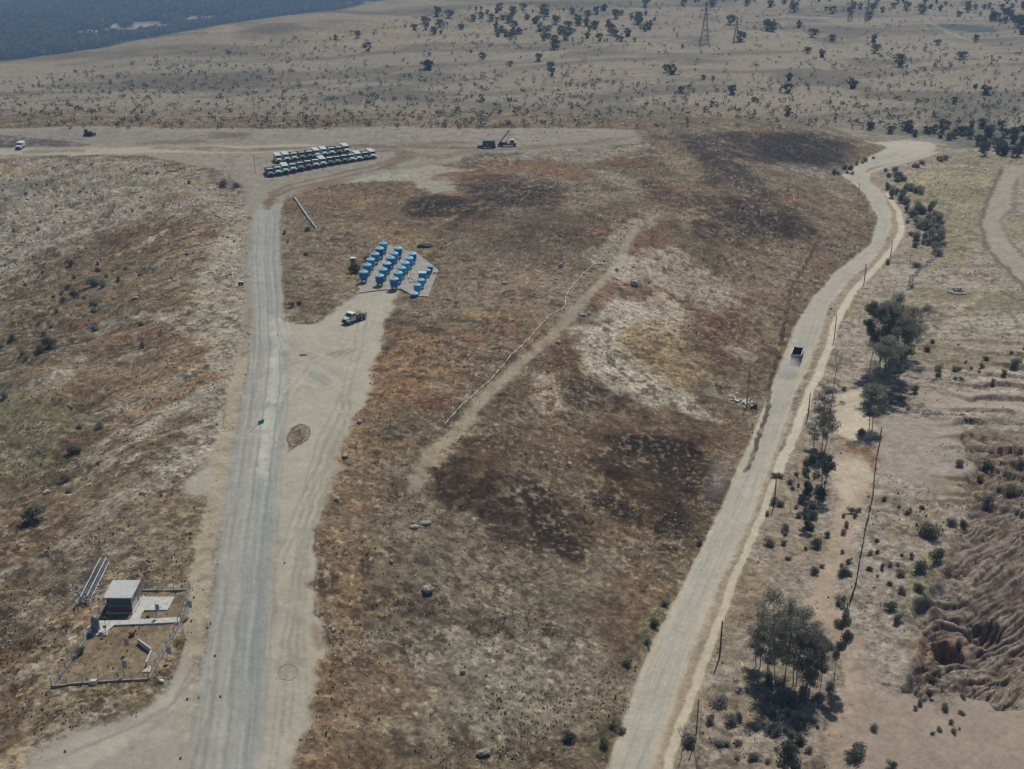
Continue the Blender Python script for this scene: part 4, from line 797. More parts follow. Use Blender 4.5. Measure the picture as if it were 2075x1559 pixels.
for a_ in [
 ('euc2',1763,748,590,27,'tall dark eucalyptus at the left rear of the clump right of the driving dump truck'),
 ('euc1',1798,742,604,34,'tall eucalyptus with the fullest crown in the rear of that roadside clump'),
 ('euc3',1836,722,612,27,'eucalyptus on the right side of the tall clump, beside the tan field'),
 ('euc1',1777,803,676,36,'eucalyptus in front of the tall clump, left of the front pair'),
 ('euc2',1808,792,684,31,'eucalyptus in front of the tall clump, right of the front pair'),
 ('euc3',1782,738,598,30,'narrow eucalyptus filling the gap in the rear row of the tall clump'),
 ('euc1',1818,765,640,32,'middle eucalyptus hidden between the rear and front rows of the tall clump'),
 ('euc1',1765,868,774,33,'lone dark tree on the right edge of the pale clearing'),
 ('euc4',1668,912,774,30,'thin grey half-bare tree between the dirt road and the pale clearing'),
 ('euc4',1650,905,835,18,'smaller grey tree touching the left side of the thin half-bare tree'),
 ('cyp',1634,998,905,13,'slim dark cypress left of its twin, below the pale clearing'),
 ('cyp2',1664,1006,916,15,'slim dark cypress beside the sandy track, taller of the two'),
 ('cyp',1636,1072,1010,14,'small dark conifer left of the sandy track, in the dry scrub'),
 ('euc4',1535,1352,1222,36,'leaning thin tree with sparse crown at the left of the lower grove'),
 ('euc4',1558,1372,1228,34,'slender greenish tree on the road side of the lower grove'),
 ('euc3',1588,1398,1205,42,'tallest eucalyptus of the lower grove with a dark grey crown'),
 ('euc4',1612,1388,1216,40,'dry greyish tree just right of the tallest eucalyptus of the lower grove'),
 ('euc1',1636,1410,1272,38,'dark eucalyptus with two trunks in the front of the lower grove'),
 ('euc2',1662,1395,1280,32,'dark round-crowned eucalyptus in the right half of the lower grove'),
 ('euc2',1690,1385,1214,26,'open-crowned eucalyptus at the right edge of the lower grove by the track'),
 ('cyp2',1588,1600,1490,26,'dark bushy conifer cut off by the bottom edge of the picture'),
 ('cyp',1606,1572,1474,17,'narrow dark conifer behind the bushy one at the bottom edge'),
 ('bare',1690,778,702,24,'bare grey tree between the dirt road and the tall eucalyptus clump'),
 ('bare',1381,1535,1450,24,'leafless tree on the pale verge at the bottom of the dirt road'),
 ('bare2',1410,1590,1500,20,'leafless sapling at the bottom edge right of the pale verge')]: putt(*a_)
# single shrubs one can point to: key, x, y, radius, label
SH = [('gn1',1347,1228,.8,'grass-green weed bush at the foot of the hill, uppermost on that verge'),('gn0',1312,1305,.7,'small green weed bush on the left road verge below the grass-green one'),('gn1',1226,1510,1.0,'green weed bush at the very bottom left of the dirt road'),
 ('gn0',1242,1478,.7,'green weed bush slightly above the lowest one on the left verge'),('gn1',1418,1105,.7,'green weed bush on the hill foot right below the burnt area'),('sh0',189,578,1.9,'wide dark green shrub on the upper left slope, largest there'),('sh1',207,582,1.5,'dark shrub touching the right end of the wide one on the upper left slope'),
 ('sh2',240,569,.9,'small round dark shrub just right of the wide pair on the upper left slope'),('gn0',150,603,1.6,'low green shrub below the wide pair on the left slope'),('gr0',130,610,1.3,'grey-green shrub left of the low green one on the left slope'),
 ('gn1',100,702,2.1,'long green shrub on the left slope above the olive grass'),('sh3',80,712,1.4,'dark shrub at the lower end of the long green one on the left slope'),
 ('gr1',188,672,1.7,'sprawling grey shrub under the reddish streak of the left slope'),('sh0',285,660,1.0,'round dark shrub at the foot of the pale footpath loop'),
 ('sh2',290,703,1.0,'dark shrub on the rusty grass below the footpath loop'),('sh1',26,684,1.2,'dark shrub near the left edge of the picture, above the olive grass'),
 ('sh3',8,806,1.5,'dark shrub cut by the left edge beside the olive grass'),('gr2',203,868,1.5,'pale grey-blue shrub at the right of the olive grass'),('sh0',162,868,1.0,'small dark shrub left of the pale grey-blue one'),
 ('sh1',150,918,1.6,'leaning dark green shrub at the lower edge of the olive grass'),('gr0',131,976,1.6,'round grey-green shrub on the brown slope below the olive grass'),
 ('gn0',66,1055,2.0,'biggest green shrub low on the left slope'),('gr1',142,998,.9,'small grey shrub on the brown slope, just under the round grey-green one'),
 ('sh2',384,372,1.1,'round dark shrub on the grey rubble belt'),('gr2',452,378,2.6,'wide grey scrub bush beside the road below the parked trucks'),('gr0',478,380,2.0,'grey bush right at the road edge below the parked trucks'),
 ('sh3',625,467,1.3,'dark shrub at the foot of the pale concrete ditch'),('gn1',576,474,1.0,'small green bush on the right verge of the paved road'),('sh0',620,517,.8,'small dark bush in the tan field left of the tanks'),('sh1',584,492,.6,'tiny bush near the right verge of the paved road'),
 ('gn0',592,622,1.0,'low green bush on the road verge above the gravel yard, left part'),('gn1',606,618,.9,'low green bush on the road verge above the gravel yard, right part'),
 ('gn1',722,552,2.0,'green bush around the foot of the grey cabinet'),('gn0',742,530,1.5,'green bush behind the leftmost column of blue tanks'),('sh2',712,548,1.0,'dark bush left of the grey cabinet'),
 ('sh3',1901,750,1.5,'dark round bush in the middle of the right-hand tan fields'),('gn0',1852,795,1.5,'bright green bush on the bare field right of the eucalyptus clump'),
 ('sh0',1826,812,1.1,'narrow dark bush below the bright green one'),('gr1',1840,830,.9,'little grey bush beside the field wall'),
 ('sh1',1946,945,1.2,'tall dark bush at the corner of the eroded ground'),('sh2',1998,948,1.7,'big round dark bush on the cracked ground at the right'),('sh3',2070,940,1.2,'dark bush cut by the right edge on the cracked ground'),
 ('ye0',1985,973,1.3,'yellowish bush below the big round dark bush'),('ye1',2045,1000,1.9,'wide yellow-green bush near the right edge above the ravine'),('gr2',2000,1020,1.7,'olive-grey bush above the ravine'),
 ('sh0',1882,1085,2.3,'largest grey-green bush at the upper rim of the ravine'),('gr0',1930,1065,1.5,'pale grey bush right of the largest one at the ravine rim'),('ye0',1953,1068,1.1,'small yellow bush on the upper rim of the ravine'),
 ('gn0',1896,1138,1.8,'bright green bush on the left rim of the ravine'),('gn1',1868,1158,1.6,'green bush just left of the bright green one on the ravine rim'),('sh3',1825,1168,1.2,'dark bush left of the green pair at the ravine rim'),
 ('ye1',1862,1197,1.2,'olive bush below the green pair at the ravine rim'),('sh1',1827,1202,.8,'small dark teal bush on the left flank of the ravine'),('gn1',1806,1238,1.4,'green bush on the bare slope left of the ravine'),
 ('gn0',1820,1262,1.1,'lower green bush on the bare slope left of the ravine'),('ye0',1890,1385,1.2,'yellow bush at the mouth of the ravine'),('gr1',1945,1305,1.0,'grey bush by the dark hollow in the ravine'),
 ('sh2',1712,1165,1.2,'dark bush beside the wire fence, right of the sandy track'),('gn1',1656,1110,1.4,'green bush on the left edge of the sandy track'),('sh0',1560,1105,1.3,'dark bush on the dry strip right of the dirt road'),
 ('sh1',1650,1050,1.3,'dark bush right of the sandy track bend'),('gr2',1592,1075,1.2,'grey bush on the dry strip right of the dirt road'),('sh3',1482,1468,1.3,'dark spiky bush below the lower grove on its left'),
 ('gr0',1456,1428,1.6,'brown-grey bush near the pole right of the dirt road'),('sh2',1402,1510,1.5,'dark bush at the foot of the lower pole'),('sh0',1738,1530,1.6,'dark green bush on the slope at the bottom right'),
 ('gr1',1722,1540,1.2,'dry brown bush touching the dark green one at the bottom right'),('gn0',1808,1555,.8,'small green bush at the bottom edge in the sandy ground'),('gr2',1770,1478,.9,'small grey bush on the pale slope right of the lower grove'),
 ('gn0',1328,1270,.9,'grass-green bush on the left verge of the dirt road'),('gn1',1272,1350,.8,'small green bush at the foot of the burnt hill'),('gn0',1154,1500,1.0,'dark green bush alone on the brown slope at the bottom'),
 ('sh1',1262,1485,.7,'tiny dark bush beside the lower end of the dirt road'),('sh3',1710,790,.9,'dark bush on the upper edge of the pale clearing'),('sh0',1640,940,1.4,'dark bush under the thin half-bare tree'),
 ('gr0',1668,930,1.6,'grey brush at the foot of the thin half-bare tree'),('sh2',1742,885,1.3,'dark bush at the foot of the lone tree by the clearing'),('sh1',1800,535,1.4,'dark bush beside a pole on the bend of the dirt road'),
 ('sh0',1858,542,1.3,'dark bush standing alone between thicket and tan field'),('sh3',1846,583,1.0,'grey-brown bush on the stone line above the eucalyptus clump'),('gr2',1990,745,1.1,'dry bush right of the dark round bush in the tan fields'),
 ('sh2',2058,742,1.5,'dark low bush near the right edge in the tan fields'),('ye1',2035,758,1.2,'yellow-green bush near the right edge in the tan fields')]
for k, x, y, r_, lab in SH: put(k, x, y, r_, lab, 'bush', name={'sh': 'dark_shrub', 'gr': 'grey_shrub', 'ye': 'yellow_green_shrub', 'gn': 'green_shrub'}[k[:2]])
# thicket between the bend of the road and the tan field
def inpix(poly, n, sd_):
    rg = random.Random(sd_); xs = [p[0] for p in poly]; ys = [p[1] for p in poly]; out = []
    while len(out) < n:
        x = rg.uniform(min(xs), max(xs)); y = rg.uniform(min(ys), max(ys))
        if inside(np.array([x]), np.array([y]), poly)[0]: out.append((x, y))
    return out
rg0 = random.Random(11)
def many(poly, n, sd_, keys, r0, r1, name, label, cat, group, szz=(.8, 1.3)):
    for x, y in inpix(poly, n, sd_):
        put(rg0.choice(keys), x, y, rg0.uniform(r0, r1), label, cat, name=name, group=group, szz=rg0.uniform(*szz))
many([(1785,372),(1840,355),(1875,400),(1925,480),(1905,520),(1870,525),(1835,480),(1832,430),(1800,395)], 66, 1, ['sh0','gr1','sh2','gr0','gn0'], 1.2, 2.5, 'thicket_bush', 'dark green bush in the thicket between the road bend and the tan field', 'bush', 'bushes of the thicket at the road bend', (1, 1.6))
many([(1790,345),(1900,325),(1915,312),(1920,325),(1830,352),(1800,362)], 16, 2, ['sh0','sh1','sh3'], 1.1, 1.8, 'verge_bush', 'small dark bush on the verge under the upper road bend', 'bush', 'bushes on the verge of the upper bend')
many([(1700,335),(1780,318),(1750,345),(1705,362),(1690,355)], 12, 3, ['sh2','gr0','sh1'], .9, 1.6, 'bank_bush', 'dark bush on the brown bank inside the upper road bend', 'bush', 'bushes on the bank inside the upper bend')
many([(1570,960),(1630,940),(1680,1000),(1690,1080),(1650,1200),(1560,1150),(1545,1050)], 26, 4, ['sh0','gr0','gr1','gn1','sh3'], .45, 1.0, 'scrub_bush', 'small scrubby bush on the dry strip between dirt road and sandy track', 'bush', 'bushes on the dry strip by the road')
many([(1700,1010),(1745,1010),(1735,1120),(1705,1240),(1690,1230),(1705,1120)], 14, 5, ['sh1','gr2','gn0'], .5, 1.0, 'fence_bush', 'small bush growing along the wire fence beside the sandy track', 'bush', 'bushes along the wire fence')
many([(1780,970),(1900,1020),(1870,1120),(1800,1200),(1745,1200),(1760,1060)], 20, 6, ['sh2','gr1','ye0'], .35, .8, 'slope_bush', 'little bush on the bare slope left of the ravine', 'bush', 'little bushes on the bare slope')
many([(1440,1440),(1680,1440),(1700,1559),(1400,1559)], 20, 7, ['gr0','gr1','gr2','sh1'], .45, 1.0, 'grove_bush', 'small dry bush below the lower grove', 'bush', 'dry bushes below the lower grove')
many([(1860,690),(2075,690),(2075,780),(1900,770)], 18, 8, ['gr0','sh3','ye1'], .5, 1.1, 'field_bush', 'small bush along the stone line across the tan fields', 'bush', 'bushes across the tan fields')
many([(1860,1395),(1990,1405),(1960,1480),(1900,1510),(1850,1450)], 14, 9, ['gr2','sh0'], .3, .8, 'wash_bush', 'sparse twiggy bush in the sandy wash below the ravine', 'bush', 'bushes in the sandy wash')
many([(1540,1380),(1700,1370),(1700,1430),(1560,1440)], 10, 14, ['gr0','gr1','sh1'], .8, 1.6, 'undergrowth_bush', 'dry grey bush in the shade under the lower grove', 'bush', 'undergrowth of the lower grove', (1, 1.8))
many([(0,560),(150,520),(330,560),(120,680),(0,780)], 26, 10, ['sh0','gr1','sh3'], .5, 1.2, 'hillside_bush', 'small dark bush scattered on the upper left slope', 'bush', 'bushes scattered on the upper left slope')
many([(0,330),(400,330),(480,400),(300,430),(0,480)], 24, 12, ['sh0','gr1','sh2'], .4, .9, 'rubble_bush', 'tiny dark bush on the grey rubble belt', 'bush', 'tiny bushes on the rubble belt')
def farlab(x, y):
    if y > 90: return 'dark tree on the lower slope of the upland, %s' % ('left half' if x < 1150 else 'right half')
    if x < 950: return 'dark tree on the bare left shoulder of the upland'
    if x < 1350: return 'dark tree in the dense cluster left of the tallest pylon'
    if x < 1700: return 'dark tree right of the tallest pylon, before the distant pylon pair'
    return 'dark tree near the dark pond at the upper right'
def farput(i, x, y, r_): l = farlab(x, y); put('ft%d' % (i % 4), x, y, r_, l, 'tree', name='far_tree', group='far trees '+l.split('dark tree ')[1])
# far trees on the pale upland
FT = [(1085,48),(1126,50),(1146,82),(1174,52),(1224,22),(1249,38),(1307,14),(1307,64),(1272,74),(1294,50),(1383,12),(1443,14),(1561,14),(1609,24),(1555,62),(1564,64),(1619,56),(1647,76),(1687,28),(1685,84),(1743,18),(1811,16),(1836,20),(1869,28),(1770,86),(1977,86),(1942,34),(2037,30),(2050,40),(2065,55),(2030,20),(2070,70),(1995,18),
 (910,36),(885,33),(960,42),(1020,40),(1060,20),(1040,60),(1100,25),(680,80),(725,77),(840,62),(880,70),(1005,58),(1190,38),(1205,60),(1160,28),(1232,52),(1110,80),(1215,84),(1240,70),(1190,78),(1150,60),(1725,30),(1760,40),(1905,22),(1480,50),(1500,84)]
for i, (x, y) in enumerate(FT): farput(i, x, y, rg0.uniform(4.5, 8))
for i, (x, y) in enumerate(inpix([(960,20),(1350,12),(1320,86),(1000,86)], 70, 31)+inpix([(1990,10),(2075,10),(2075,75),(2010,50)], 26, 36)+inpix([(620,75),(1000,25),(1000,60),(700,88)], 16, 37)+inpix([(1350,2),(2075,2),(2075,30),(1600,25)], 34, 32)+inpix([(700,90),(2075,90),(2075,250),(1500,230),(900,200)], 34, 33)):
    farput(i, x, y, rg0.uniform(1.6, 6.8))
for i, (x, y) in enumerate(inpix([(1740,258),(2075,255),(2075,318),(1960,316),(1920,290),(1840,276)], 60, 34)):
    put('ft%d' % (i % 4), x, y, rg0.uniform(2.5, 4.6), 'dark tree in the belt beyond the upper bend of the dirt road', 'tree', name='belt_tree', group='trees beyond the upper bend')
# the wooded valley at the top left: one mass
def forest(name, poly, n, r0, r1, sd_, label, leaf='farleaf', q=26, clr=()):
    rg = np.random.default_rng(sd_); P = []
    pts = inpix(poly, n*2, sd_)
    P = at_many(pts); g = fbm(P[:, 0], P[:, 1], 90, 3, 7); keep = np.ones(len(P), bool)
    for c in clr: keep &= ~inside(np.array([p[0] for p in pts]), np.array([p[1] for p in pts]), c)
    if name == 'wooded_valley': keep &= seg_dist(P[:, 0], P[:, 1], RIDGE)[0] > 170
    keep &= rg.random(len(P)) < .25+sst(.3, .55, g)*.7
    P = P[keep][:n]; m = len(P); r = rg.uniform(r0, r1, m)
    c = np.repeat(P, q, 0); rr = np.repeat(r, q); d = rg.normal(size=(m*q, 3)); d /= np.linalg.norm(d, axis=1)[:, None]
    p = c+d*rr[:, None]*(rg.random(m*q)**.3)[:, None]*np.array([1, 1, .8]); p[:, 2] += rr*.7
    s_ = rr*.75; a = rg.normal(size=(m*q, 3)); a /= np.linalg.norm(a, axis=1)[:, None]; bb = np.cross(a, rg.normal(size=(m*q, 3))); bb /= np.linalg.norm(bb, axis=1)[:, None]
    V = np.stack([p-a*s_[:, None]*.5, p+bb*s_[:, None]*.4, p+a*s_[:, None]*.5, p-bb*s_[:, None]*.4], 1).reshape(-1, 3)
    o = np_mesh(name, V, np.arange(4*m*q).reshape(-1, 4), leaf); tag(o, label, 'forest' if q > 20 else 'scrub', kind='stuff')
forest('wooded_valley', [(-250,-60),(900,-60),(1000,-3),(700,50),(380,96),(0,150),(-250,180)], 12000, 7, 12, 5, 'dark blue-green woodland filling the valley at the top left', clr=FORCLR)
forest('upland_scrub', [(-100,185),(300,118),(700,60),(1000,10),(1500,2),(2075,2),(2300,262),(-200,262)], 3800, .5, 1.7, 8, 'tiny dark scrub dotted over the pale upland', q=9)
# loose stones, chips and dry tussocks: uncountable
def scatter(name, n, wfun, r0, r1, mt, sd_, label, cat, kind_='rock', maxy=YV(258)):
    rg = np.random.default_rng(sd_); x = []; y = []
    k = rg.integers(0, len(X), n*14); xs = X[k]+rg.normal(size=len(k))*.15; ys = Y[k]+rg.normal(size=len(k))*.15
    ww = wfun(xs, ys, RO[k], k); keep = (rg.random(len(k)) < ww) & (Y[k] < maxy) & (Y[k] > YV(1750)) & (RO[k] > .2); k = k[keep][:n]; xs = xs[keep][:n]; ys = ys[keep][:n]
    zs = Z[k]; m = len(k); r = (r0+(r1-r0)*rg.random(m)**3)*(1+.002*np.maximum(0, ys-120)); 
    if kind_ == 'rock':
        base = np.array([(1,0,0),(0,1,0),(-1,0,0),(0,-1,0),(0,0,.9),(0,0,-.6)], float); tri = np.array([(0,1,4),(1,2,4),(2,3,4),(3,0,4),(1,0,5),(2,1,5),(3,2,5),(0,3,5)])
        t_ = rg.random(m)*6.28; V = base[None]*(1+.35*rg.normal(size=(m, 6, 1)).clip(-1, 1))*r[:, None, None]*np.array([1.15, .9, .65]); 
    else:
        base = np.array([(-.5,0,0),(.5,0,0),(.1,.1,1),(0,-.5,0),(.1,.5,0),(-.1,0,.9),(.4,.3,0),(-.3,-.35,0),(0,0,.7)], float); tri = np.array([(0,1,2),(3,4,5),(6,7,8)])
        t_ = rg.random(m)*6.28; V = base[None]*(1+.4*rg.normal(size=(m, 9, 1)).clip(-1, 1))*r[:, None, None]
    c_, s_ = np.cos(t_)[:, None], np.sin(t_)[:, None]; V = np.stack([V[:, :, 0]*c_-V[:, :, 1]*s_, V[:, :, 0]*s_+V[:, :, 1]*c_, V[:, :, 2]], -1)
    V += np.stack([xs, ys, zs], 1)[:, None, :]; nb = len(base)
    F = (tri[None]+np.arange(m)[:, None, None]*nb).reshape(-1, 3); o = np_mesh(name, V.reshape(-1, 3), F, mt); tag(o, label, cat, kind='stuff')
pn = lambda x, y: fbm(x, y, 12, 4, 201)
scatter('scattered_stones', 20000, lambda x, y, r, k: r*(.03+sst(.49, .6, pn(x, y))*(1+1.2*inside(x, y, LEFTPOLY))), .035, .2, 'litter', 1, 'pale loose stones scattered over the scrub and slopes', 'stones')
scatter('dark_tussocks', 14000, lambda x, y, r, k: r*(.015+sst(.48, .6, fbm(x, y, 9, 4, 202)))*(1-.85*inside(x, y, RIGHTPOLY))*(CC[k].mean(1) < 112), .1, .32, 'darktuft', 2, 'dark dry tussocks over the burnt scrub', 'tussocks', 'tuft')
scatter('straw_tussocks', 11000, lambda x, y, r, k: r*(CC[k].mean(1) > 96)*(.05+sst(.45, .62, fbm(x, y, 11, 4, 203))), .1, .35, 'tan', 3, 'straw-coloured dry grass tufts', 'grass', 'tuft')
scatter('dark_rubble', 5000, lambda x, y, r, k: r*inside(x, y, LEFTPOLY)*sst(YV(620), YV(520), y)*1.0+r*(x > 0)*sst(YV(600), YV(520), y)*.3, .12, .38, 'darktuft', 4, 'dark rubble bits on the dumped fill', 'rubble')
# ------------------------------------------------------------------ vehicles
def wheels(root, xs, hw_, r, twin=()):
    for y in xs:
        for sx in (-1, 1):
            mb = MB(); mb.tube((sx*(hw_-.28), y, r), (sx*hw_, y, r), r, r, 14); o = mb.build('wheel', 'black', root)
            h = MB(); h.tube((sx*(hw_-.02), y, r), (sx*(hw_+.02), y, r), r*.5, r*.45, 8); h.build('rim', 'palegrey', o)
def bonnet_truck(name, paint, body='box', bodypaint='darkgreen', L=7.2, roofpaint=None):
    """front faces -Y; origin on the ground under the middle"""
    root = empty(name, (0,0,0)); f = -L/2; hwid = 1.15
    c = MB(); c.box((0, L*.05, .78), (.9, L*.92, .22)); c.build('chassis', 'chassis', root)
    b = MB(); b.box((0, f+.12, .72), (2.2, .2, .34), bev=.05); b.build('bumper', 'chassis', root)
    hd = MB(); hd.prism([(f+.2, .85), (f+.2, 1.42), (f+.45, 1.62), (f+1.55, 1.78), (f+1.55, .85)], -.72, .72); hd.build('hood', paint, root)
    for sx in (-1, 1):
        fd = MB(); fd.prism([(f+.25, .8), (f+.3, 1.15), (f+.7, 1.32), (f+1.4, 1.28), (f+1.6, .8)], sx*.72, sx*1.12); fd.build('fender', paint, root)
        hl = MB(); hl.tube((sx*.9, f+.3, 1.02), (sx*.9, f+.2, 1.02), .13, .13, 10); hl.build('headlight', 'lamp', root)
    gr = MB(); gr.box((0, f+.185, 1.12), (1.05, .05, .42)); 
    for k in range(4): gr.box((0, f+.15, .97+.1*k), (1.0, .03, .03))
    gr.build('grille', 'chassis', root)
    cb = MB(); cb.prism([(f+1.55, .8), (f+1.55, 1.78), (f+1.95, 2.5), (f+3.1, 2.55), (f+3.15, .8)], -1.08, 1.08); cab = cb.build('cab', paint, root)
    rf = MB(); rf.box((0, f+2.5, 2.6), (2.1, 1.3, .12), bev=.05); rf.build('roof', roofpaint or paint, cab)
    ws = MB(); ws.add([(-.92, f+1.57, 1.83), (.92, f+1.57, 1.83), (.84, f+1.9, 2.45), (-.84, f+1.9, 2.45)], [(0,1,2,3)]); 
    ws.add([(-.92, f+1.56, 1.81), (.92, f+1.56, 1.81), (.84, f+1.89, 2.43), (-.84, f+1.89, 2.43)], [(3,2,1,0)]); ws.build('windshield', 'glass', cab)
    for sx in (-1, 1):
        sw = MB(); sw.box((sx*1.085, f+2.45, 2.12), (.02, .95, .5)); sw.build('side_window', 'glass', cab)
        mr = MB(); mr.box((sx*1.28, f+1.6, 2.0), (.16, .06, .34)); mr.tube((sx*1.08, f+1.6, 2.05), (sx*1.26, f+1.6, 2.05), .02); mr.build('mirror', 'chassis', cab)
    b0 = f+3.35; b1 = L/2
    if body == 'box':
        bx = MB(); bx.box((0, (b0+b1)/2, 1.02), (2.3, b1-b0, .12))
        for sx in (-1, 1):
            bx.box((sx*1.12, (b0+b1)/2, 1.58), (.08, b1-b0, 1.05))
            for k in range(5): bx.box((sx*1.18, b0+.2+k*(b1-b0-.4)/4, 1.58), (.06, .09, 1.05))
        bx.box((0, b0+.04, 1.7), (2.16, .08, 1.28)); bx.box((0, b1-.04, 1.5), (2.16, .08, .9)); 
        bx.build('dump_body', bodypaint, root)
    elif body == 'tarp':
        bx = MB(); bx.box((0, (b0+b1)/2, 1.8), (2.3, b1-b0, 1.7), bev=.12); bx.build('covered_body', bodypaint, root)
    elif body == 'flat':
        bx = MB(); bx.box((0, (b0+b1)/2, 1.08), (2.3, b1-b0, .14)); bx.build('flatbed', 'chassis', root)
        st = MB()
        for sx in (-1, 1):
            for k in range(4): st.box((sx*1.1, b0+.1+k*(b1-b0-.2)/3, 1.45), (.07, .07, .66))
            st.box((sx*1.1, (b0+b1)/2, 1.75), (.05, b1-b0, .1)); st.box((sx*1.1, (b0+b1)/2, 1.4), (.05, b1-b0, .1))
        st.box((0, b0+.05, 2.1), (2.1, .07, .08)); st.box((-1, b0+.05, 1.6), (.07, .07, 1.0)); st.box((1, b0+.05, 1.6), (.07, .07, 1.0)); st.build('stake_rack', 'chassis', root)
        ld = MB(); ld.box((.1, b0+.8, 1.45), (1.2, .9, .6), bev=.1); ld.tube((-.5, b0+1.8, 1.3), (.6, b0+1.9, 1.35), .25, .25, 8); ld.build('cargo', 'bluegrey', root)
    wheels(root, [f+.95, L*.5-1.9, L*.5-.8], hwid, .5); return root
def sizes(root, s): root.scale = (s, s, s)
combos = [('palegreen','box','darkgreen','white'), ('palegrey','tarp','palegrey','white'), ('bluegrey','box','bluegrey','palegreen'), ('palegreen','tarp','palegreen','white'), ('darkgreen','box','darkgreen','white')]
tp = [bonnet_truck('parked_truck', *c[:3], L=8.2, roofpaint=c[3]) for c in combos]; tused = [False]*5
A, B = at(549, 359), at(756, 322.5); A2, B2 = at(566, 331.5), at(703, 311)
words = ['first','second','third','fourth','fifth','sixth','seventh','eighth','ninth','tenth','eleventh','twelfth','thirteenth','fourteenth','last']
def ptruck(k, p, rz, lab, grp):
    o = copy_tree(tp[k]) if tused[k] else tp[k]; tused[k] = True
    o.location = p; o.rotation_euler = (0, 0, rz); o.scale = (1.1, 1.05, 1.08); tag(o, lab, 'truck', grp)
look = ['pale green dump truck', 'pale grey covered truck', 'blue-grey dump truck', 'pale green covered truck', 'dark green dump truck with white roof']
seq = [2,0,3,0,2,4,0,3,4,2,4,0,3,4,1]; seq2 = [1,3,0,2,4,1,3,0,4,1]
back = Vector((-.34, 1, 0)).normalized()
for i in range(15):
    p = A.lerp(B, i/14)+back*3.4; p.z = gz(p.x, p.y); k = seq[i]
    ptruck(k, p, R(20)+random.uniform(-.04, .04), '%s, %s from left in the front row' % (look[k], words[i]), 'trucks parked in the front row')
for i in range(10):
    p = A2.lerp(B2, i/9)+back*3.4; p.z = gz(p.x, p.y); k = seq2[i]
    ptruck(k, p, R(20)+random.uniform(-.05, .05), '%s, %s from left in the back row' % (look[k], words[i] if i < 9 else 'last'), 'trucks parked in the back row')
# the work truck in the gravel yard
fr = at(699, 659); re = at(736, 645); dv = (fr-re); rz = math.atan2(dv.y, dv.x)+R(90)
o = bonnet_truck('flatbed_truck', 'palegreen', 'flat', L=6.9, roofpaint='white'); p = fr.lerp(re, .5); o.location = (p.x, p.y, gz(p.x, p.y)+.02); o.rotation_euler = (0, 0, rz); sizes(o, .98)
tag(o, 'pale green bonneted truck with dark stake flatbed, standing alone in the gravel yard', 'truck')
# dump truck driving away with an open box
root = empty('dump_truck', (0,0,0)); L = 6.6
b = MB(); b.box((0, 0, .8), (.9, L*.95, .24)); b.build('chassis', 'chassis', root)
b = MB(); b.box((0, L/2-.85, 1.65), (2.25, 1.6, 1.7), bev=.12); cab = b.build('cab', 'bluegrey', root)
b = MB(); b.box((0, L/2-.02, 1.95), (1.9, .04, .75)); b.build('windshield', 'glass', cab)
b = MB(); b.box((0, L/2-1.67, 2.0), (1.3, .03, .45)); b.build('rear_window', 'glass', cab)
b = MB(); y0, y1 = -L/2, L/2-1.75
b.box((0, (y0+y1)/2, 1.1), (2.4, y1-y0, .12))
for sx in (-1, 1): b.box((sx*1.18, (y0+y1)/2, 1.8), (.09, y1-y0, 1.35))
b.box((0, y1-.05, 1.9), (2.27, .1, 1.6)); b.build('dump_body', 'chassis', root)
b = MB()
for sx in (-1, 1): b.box((sx*1.2, (y0+y1)/2, 2.52), (.17, y1-y0, .1))
b.box((-.75, y1-.02, 2.76), (.8, .22, .1)); b.box((.75, y1-.02, 2.76), (.8, .22, .1)); b.box((0, y1-.03, 2.7), (.7, .12, .05)); b.build('body_rim', 'palegrey', root)
b = MB(); b.box((0, y0-.05, 1.65), (2.4, .09, 1.15)); 
for k in range(5): b.box((-1+.5*k, y0-.12, 1.65), (.09, .06, 1.1))
b.box((0, y0-.1, 2.25), (2.45, .16, .1)); b.build('tailgate', 'bluegrey', root); wheels(root, [L/2-1.0, -L/2+2.0, -L/2+.85], 1.17, .5)
p = at(1612, 737); q = at(1640, 660); dv = q-p; dv.z = 0; dv.normalize(); p = p+dv*2.9; root.location = (p.x, p.y, gz(p.x, p.y)+.05); root.rotation_euler = (0, 0, math.atan2(dv.y, dv.x)-R(90))
tag(root, 'open dump truck with dark empty body driving up the dirt road in dust', 'truck')
